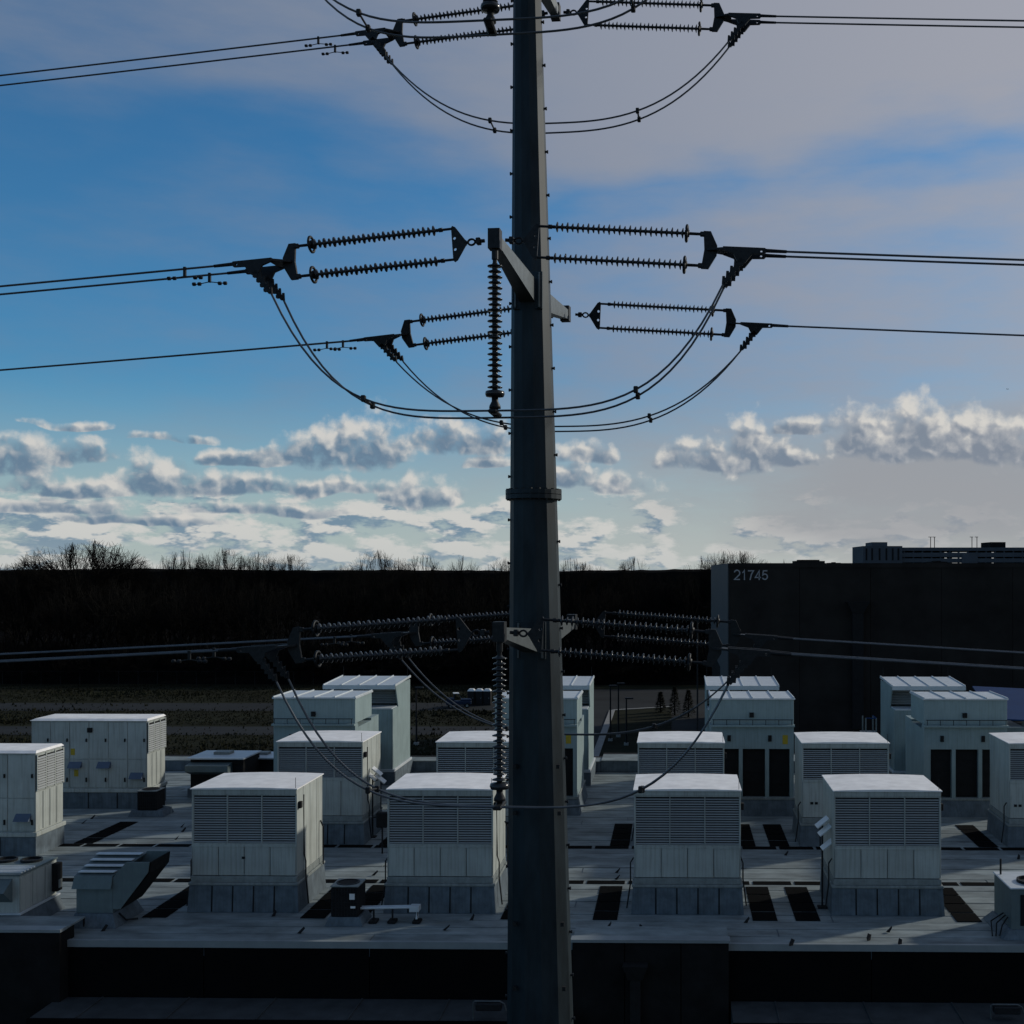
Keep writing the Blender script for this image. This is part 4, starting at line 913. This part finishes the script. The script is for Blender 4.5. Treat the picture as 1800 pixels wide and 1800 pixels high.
# ------------------------------------------------------------------ the steel transmission pole
D0, ARM = 20.0, 2.76
LEV = [11.12, 5.12, -.93]                              # heights of the arm tips relative to the viewpoint
def axis_pt(z):
    px = 939.7-z*(23/18.0)*(1.0)*1.0                   # the shaft leans a little
    return ray(px, PY-z*F/D0, D0)
def dia(z): return .865-.0372*z
def pole():
    ztop = 13.2; base = axis_pt(GROUND)
    t = thing('transmission_pole', 'tall dark tapered steel transmission pole with crossarms in the centre', 'pole', tuple(base))
    zs = [GROUND+.3, -12, -6, 0, 1.22]; zs2 = [1.38, 6, 13.2]
    def shaft(zl, grow_=0.0):
        vs, fs = [], []
        for z in zl:
            c_ = axis_pt(z)-base; r_ = dia(z)/2+grow_
            for k_ in range(12):
                a = rad(-20-30*k_); vs.append(c_+Vector((r_*math.cos(a), r_*math.sin(a), 0)))
        for i in range(len(zl)-1):
            for k_ in range(12): fs.append((12*i+k_, 12*i+(k_+1) % 12, 12*i+12+(k_+1) % 12, 12*i+12+k_))
        fs += [tuple(range(12)), tuple(12*(len(zl)-1)+k_ for k_ in range(12))]
        return MB().add(vs, fs)
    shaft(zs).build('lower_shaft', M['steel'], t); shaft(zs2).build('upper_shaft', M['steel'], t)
    fl = MB()
    for (z0, z1, gr) in ((1.22, 1.295, .085), (1.305, 1.38, .085)):
        c0 = axis_pt(z0)-base; r_ = dia(1.3)/2+gr
        fl.lathe([(0, r_), (z1-z0, r_)], 24, 'Z', c0)
    f = fl.build('flange', M['steel'], t)
    bm_ = MB().lathe([(0, .022), (.17, .022), (.171, .036), (.20, .036)], 6, 'Z').mesh('bolt', M['fitting'])
    c0 = axis_pt(1.22)-base; r_ = dia(1.3)/2+.045
    for k_ in range(20):
        a = 2*math.pi*k_/20; obj('bolt', bm_, f, c0+Vector((r_*math.cos(a), r_*math.sin(a), -.02)))
    fo = axis_pt(GROUND)-base
    MB().lathe([(0, 1.15), (.5, 1.15)], 24, 'Z', fo-Vector((0, 0, .2))).build('footing', M['kerb'], t)
    # step bolts up both sides
    sb = MB().lathe([(-.02, .02), (.02, .02), (.021, .03), (.045, .03)], 6, 'X').mesh('step_bolt', M['fitting'])
    z = -17.0; i = 0
    while z < 12.6:
        for sgn in (1, -1):
            zz = z+(.0 if sgn > 0 else .38); c_ = axis_pt(zz)-base; r_ = dia(zz)/2*.985
            o = obj('step_bolt', sb, t, c_+Vector((sgn*r_*math.cos(rad(4)), -r_*.07, 0))); o.rotation_euler = (0, 0, 0 if sgn > 0 else math.pi)
        z += .76; i += 1
    # welded ladder clips on the face
    cl = MB().box(-.03, .03, -.03, .03, -.035, .035).mesh('ladder_clip', M['fitting'])
    for zz in (-3.4, -4.2, -6.1, -7.2):
        c_ = axis_pt(zz)-base; r_ = dia(zz)/2
        for sx in (-.42, .52): obj('ladder_clip', cl, t, c_+Vector((sx*2*r_*.8, -r_*.83, 0)))
    tips = []
    for z in LEV:
        zn, zf = {LEV[0]: (10.84, 11.14), LEV[1]: (4.99, 5.10), LEV[2]: (-.95, -1.06)}[z]
        near = ray(870-1.35*(z-5.1), PY-zn*F/(D0-ARM), D0-ARM); far = ray(994-(2.9 if z > 8 else 1.9)*(z-5.1), PY-zf*F/(D0+ARM), D0+ARM)
        for nm, tip in (('near', near), ('far', far)):
            zr = z-.30; ax = axis_pt(zr); dv = (tip-ax); dv.z = 0; dv.normalize(); r_ = dia(zr)/2
            root = ax+dv*(r_-.02); a = root-base; b = tip-base
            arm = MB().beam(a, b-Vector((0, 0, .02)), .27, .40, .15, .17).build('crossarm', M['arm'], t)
            pl = MB(); pl.beam(a-dv*.03+Vector((0, 0, -.32)), a-dv*.03+Vector((0, 0, .32)), .52, .07, .52, .07, up=dv); pl.build('arm_plate', M['steel'], arm)
            sd = Vector((-dv.y, dv.x, 0))
            gu = MB()
            for s_ in (-1, 1): gu.beam(a+sd*s_*.21-dv*.05-Vector((0, 0, .30)), a+sd*s_*.21-dv*.05+Vector((0, 0, .30)), .03, .18, .03, .18, up=dv)
            gu.build('gusset', M['arm'], arm)
            MB().beam(b-dv*.09, b+dv*.09, .18, .30, .18, .30).build('tip_block', M['fitting'], arm)
            tips.append((nm, z, tip))
    return t, tips
pole_o, TIPS = pole()

# ------------------------------------------------------------------ insulator assemblies
def shed_profile(x0, x1, n, r, R, R2=None):
    p = [(x0, r)]; st = (x1-x0)/n
    for i in range(n):
        c_ = x0+st*(i+.5); Ri = R if (R2 is None or i % 2 == 0) else R2
        p += [(c_-st*.30, r), (c_-st*.02, Ri), (c_+st*.10, Ri), (c_+st*.16, r)]
    return p+[(x1, r)]
def circ(x, z, r, n=8): return [(x+r*math.cos(2*math.pi*k_/n), z+r*math.sin(2*math.pi*k_/n)) for k_ in range(n)]
INS = {}
def dead_end(b):
    t = thing('insulator_assembly', '', 'insulator', group='tension insulator strings on the pole')
    lk = MB().tube([(.06, 0, 0), (.2, 0, 0)], .028, 6); lk.box(.12, .19, -.05, .05, -.05, .05, .01)
    ring = [(.265+.055*math.cos(a_*math.pi/6), 0, .045*math.sin(a_*math.pi/6)) for a_ in range(13)]
    lk.tube(ring, .017, 6); lk.tube([(.315, 0, 0), (.38, 0, 0)], .022, 6); lk.build('shackle', M['fitting'], t)
    MB().plate([(.34, -.03), (.36, -.045), (.50, -.25), (.545, -.275), (.565, -.25), (.565, .25), (.545, .275), (.50, .25), (.36, .045), (.34, .03)], .035, [circ(.525, .085, .025), circ(.525, -.085, .025)]).build('triangle_yoke', M['fitting'], t)
    for s_ in (1, -1):
        z = .235*s_
        st = MB().lathe(shed_profile(.80, 2.78, 25, .023, .078, .064), 12, 'X', (0, 0, z)).build('insulator_string', M['shed'], t, True)
        MB().lathe([(.53, .02), (.70, .02), (.705, .034), (.76, .034), (.765, .024), (.80, .028)], 8, 'X', (0, 0, z)).build('end_fitting', M['fitting'], st)
        rg = MB(); rg.tube([(2.80, .115*math.cos(a_*math.pi/10), z+.115*math.sin(a_*math.pi/10)) for a_ in range(21)], .022, 6); rg.lathe([(2.77, .05), (2.79, .07), (2.84, .05)], 10, 'X', (0, 0, z)); rg.build('corona_ring', M['fitting'], st, True)
        MB().lathe([(2.80, .024), (3.06, .022)], 8, 'X', (0, 0, z)).build('end_fitting', M['fitting'], st); MB().box(3.0, 3.09, -.03, .03, z-.035, z+.035, .01).build('clevis', M['fitting'], st)
    MB().plate([(3.05, .28), (3.16, .28), (3.27, .07), (3.27, -.07), (3.16, -.28), (3.05, -.28), (3.08, 0)], .045, ()).build('yoke_plate', M['fitting'], t)
    MB().plate([(3.12, -.05), (3.12, .05), (3.36, b/2+.03), (3.42, b/2), (3.42, -b/2), (3.36, -b/2-.03)], .03, (), 'XY').build('bundle_yoke', M['fitting'], t)
    for s_ in (1, -1):
        y = b/2*s_
        c_ = MB().plate([(3.36, .03), (3.98, .035), (4.02, .0), (3.98, -.05), (3.80, -.06), (3.70, -.20), (3.60, -.21), (3.52, -.07), (3.36, -.02)], .05, [circ(3.93, -.015, .02, 6)], 'XZ', y).build('dead_end_clamp', M['fitting'], t)
        tm_ = MB().beam((3.66, y, -.14), (3.42, y, -.50), .05, .075, .05, .06)
        for q in range(4):
            f = .25+.22*q; tm_.lathe([(-.06, .022), (.06, .022)], 6, 'Z', (3.66-.24*f-.04, y, -.14-.36*f))
            tm_.box(3.66-.24*f+.0, 3.66-.24*f+.075, y-.03, y+.03, -.14-.36*f-.012, -.14-.36*f+.035)
        tm_.build('jumper_terminal', M['fitting'], c_)
        MB().lathe([(3.98, .03), (4.3, .024)], 8, 'X', (0, y, 0)).build('compression_sleeve', M['fitting'], c_)
    return t
AZL, AZR, SAG = rad(180-6), rad(-3.5), .072
def frame(tip, az, side_off, roll=0.0, sag=0.0):
    return Matrix.Translation(tip) @ Matrix.Rotation(az, 4, 'Z') @ Matrix.Rotation(SAG+sag, 4, 'Y') @ Matrix.Rotation(roll, 4, 'X') @ Matrix.Translation((side_off, 0, 0))
protoL, protoR = dead_end(.42), dead_end(.26); uL = uR = False
lvl_name = {LEV[0]: 'top', LEV[1]: 'middle', LEV[2]: 'bottom'}
def jumper_pts(A, B, drop, p, n=40):
    out = []
    for i in range(n+1):
        s_ = i/n; e = abs(2*s_-1)
        sx = .5+.5*math.copysign(e**.92, 2*s_-1)
        q = A.lerp(B, sx); q.z -= drop*(1-e**p); out.append(q)
    return out
for (nm, z, tip) in TIPS:
    where = lvl_name[z]
    ends = {}
    for side, az in (('left', AZL), ('right', AZR)):
        if side == 'left': o = protoL if not uL else copy_tree(protoL); uL = True
        else: o = protoR if not uR else copy_tree(protoR); uR = True
        special = nm == 'far' and z == LEV[1]; left = side == 'left'
        Mx = frame(tip, az, .14 if special else .10, (rad(-12) if left else rad(13)) if special else 0.0, .025 if special and left else 0.0); o.matrix_world = Mx; o.location, rot, _ = Mx.decompose(); o.rotation_euler = rot.to_euler()
        nearfar = 'nearer' if nm == 'near' else 'farther'
        o['label'] = f'double insulator string pulling {side} from the {nearfar} arm of the {where} pair'
        b = .42 if side == 'left' else .26
        # conductors running away
        cb = thing('conductor_bundle', f'twin overhead wires running {side} from the {nearfar} arm of the {where} pair', 'power line', tuple(Mx @ Vector((4.0, 0, 0))), 0, 'twin overhead wires')
        o0 = Mx @ Vector((4.0, 0, 0)); dv = Vector((math.cos(az), math.sin(az), 0)); pv = Vector((-dv.y, dv.x, 0))
        tilt = {'left': (.10 if z > 8 else (-.07 if nm == 'far' else 0)), 'right': 0}[side]
        for s_ in (1, -1):
            st = Mx @ Vector((4.25, b/2*s_, 0)); pts = []
            for i in range(26):
                L_ = (i/25)**1.6*110; q = st+dv*L_; q.z += -.058*L_+.0003*L_*L_; pts.append(q-o0)
            MB().tube(pts, .0165, 6).build('wire', M['wire'], cb)
            if side == 'left':                                       # vibration dampers
                for k_, L_ in enumerate((.35+(.18 if s_ > 0 else 0),)):
                    c_ = st+dv*L_; c_.z += -.058*L_; c_ -= o0
                    dm = MB().box(c_.x-.02, c_.x+.02, c_.y-.02, c_.y+.02, c_.z-.12, c_.z+.03).build('vibration_damper', M['fitting'], cb)
                    g_ = MB(); g_.tube([c_-dv*.24-Vector((0, 0, .14)), c_-Vector((0, 0, .11)), c_+dv*.24-Vector((0, 0, .15))], .008, 5)
                    for e_ in (-1, 1):
                        for w_ in (.17, .26): g_.lathe([(-.03, .018), (-.02, .030), (.02, .030), (.03, .018)], 8, 'X', c_+dv*e_*w_-Vector((0, 0, .14)))
                    g_.build('damper_weight', M['fitting'], dm)
        ends[side] = [Mx @ Vector((3.40, b/2*s_, -.53)) for s_ in (1, -1)]
    # jumper loop under the arm: the left outer clamp feeds the right outer clamp
    jl = thing('jumper_loop', f'twin jumper wires looping under the {"nearer" if nm == "near" else "farther"} arm of the {where} pair', 'power line', tuple(tip), 0, 'jumper loops')
    near = nm == 'near'; zb = tip.z-(2.62 if near else 2.24)
    paths = []
    for k_ in (0, 1):
        A = ends['left'][k_]; B = ends['right'][1-k_]
        A_, B_ = A-tip, B-tip
        zl = A.z; drop = zl-zb+(.06 if k_ else 0.0)
        pts = jumper_pts(A_, Vector((B_.x, B_.y, A_.z)), drop, 3.6 if near else 2.6)
        for i, q in enumerate(pts): q.z += (B_.z-A_.z)*(i/40)*(1-(1-abs(2*i/40-1)))**2 if False else (B_.z-A_.z)*max(0, (i/40-.5)*2)**2
        # the loop swings a little outward beneath the arm
        for i, q in enumerate(pts): q.y += (-.10 if near else .05)*math.sin(math.pi*i/40)
        paths.append(pts); MB().tube(pts, .017, 6).build('wire', M['wire'], jl)
    for i in ((9, 32) if near else (13, 29)):
        a, b_ = paths[0][i], paths[1][i]
        sp = MB().tube([a, b_], .018, 6); 
        for q in (a, b_): sp.box(q.x-.035, q.x+.035, q.y-.04, q.y+.04, q.z-.05, q.z+.05, .012)
        sp.build('spacer', M['fitting'], jl)
    if near:
        hg = thing('hanging_insulator', f'long ribbed insulator hanging from the nearer arm of the {where} pair', 'insulator', tuple(tip), 0, 'hanging insulators')
        MB().lathe([(-.12, .05), (-.30, .05), (-.31, .035), (-.36, .035)][::-1], 10, 'Z').build('end_fitting', M['fitting'], hg)
        prof = [(-q, r_) for q, r_ in shed_profile(.36, 2.28, 23, .043, .115, .098)]
        MB().lathe(prof, 14, 'Z').build('insulator_string', M['shed'], hg, True)
        rg = MB().lathe([(-2.28, .06), (-2.30, .14), (-2.34, .15), (-2.38, .135), (-2.39, .05)], 16, 'Z'); rg.build('corona_ring', M['shed'], hg, True)
        MB().lathe([(-2.39, .05), (-2.45, .05), (-2.52, .085), (-2.56, .09), (-2.57, .05), (-2.66, .03)], 14, 'Z').build('base_bell', M['fitting'], hg, True)
        MB().box(-.07, .07, -.26, .26, -2.66, -2.60, .02).build('jumper_clamp', M['fitting'], hg)

# far-off aircraft, a speck in the clouds
p = ray(1771, 684, 1500); t = thing('aircraft', 'tiny distant aircraft speck at the upper right over the clouds', 'aircraft', tuple(p), rad(10))
MB().lathe([(-1.6, .08), (-1.2, .22), (.8, .25), (1.8, .10)], 8, 'X').build('fuselage', M['fitting'], t); MB().box(-.2, .5, -2.4, 2.4, .05, .15).build('wing', M['fitting'], t); MB().box(-1.6, -1.2, -.05, .05, .1, .8).build('fin', M['fitting'], t)
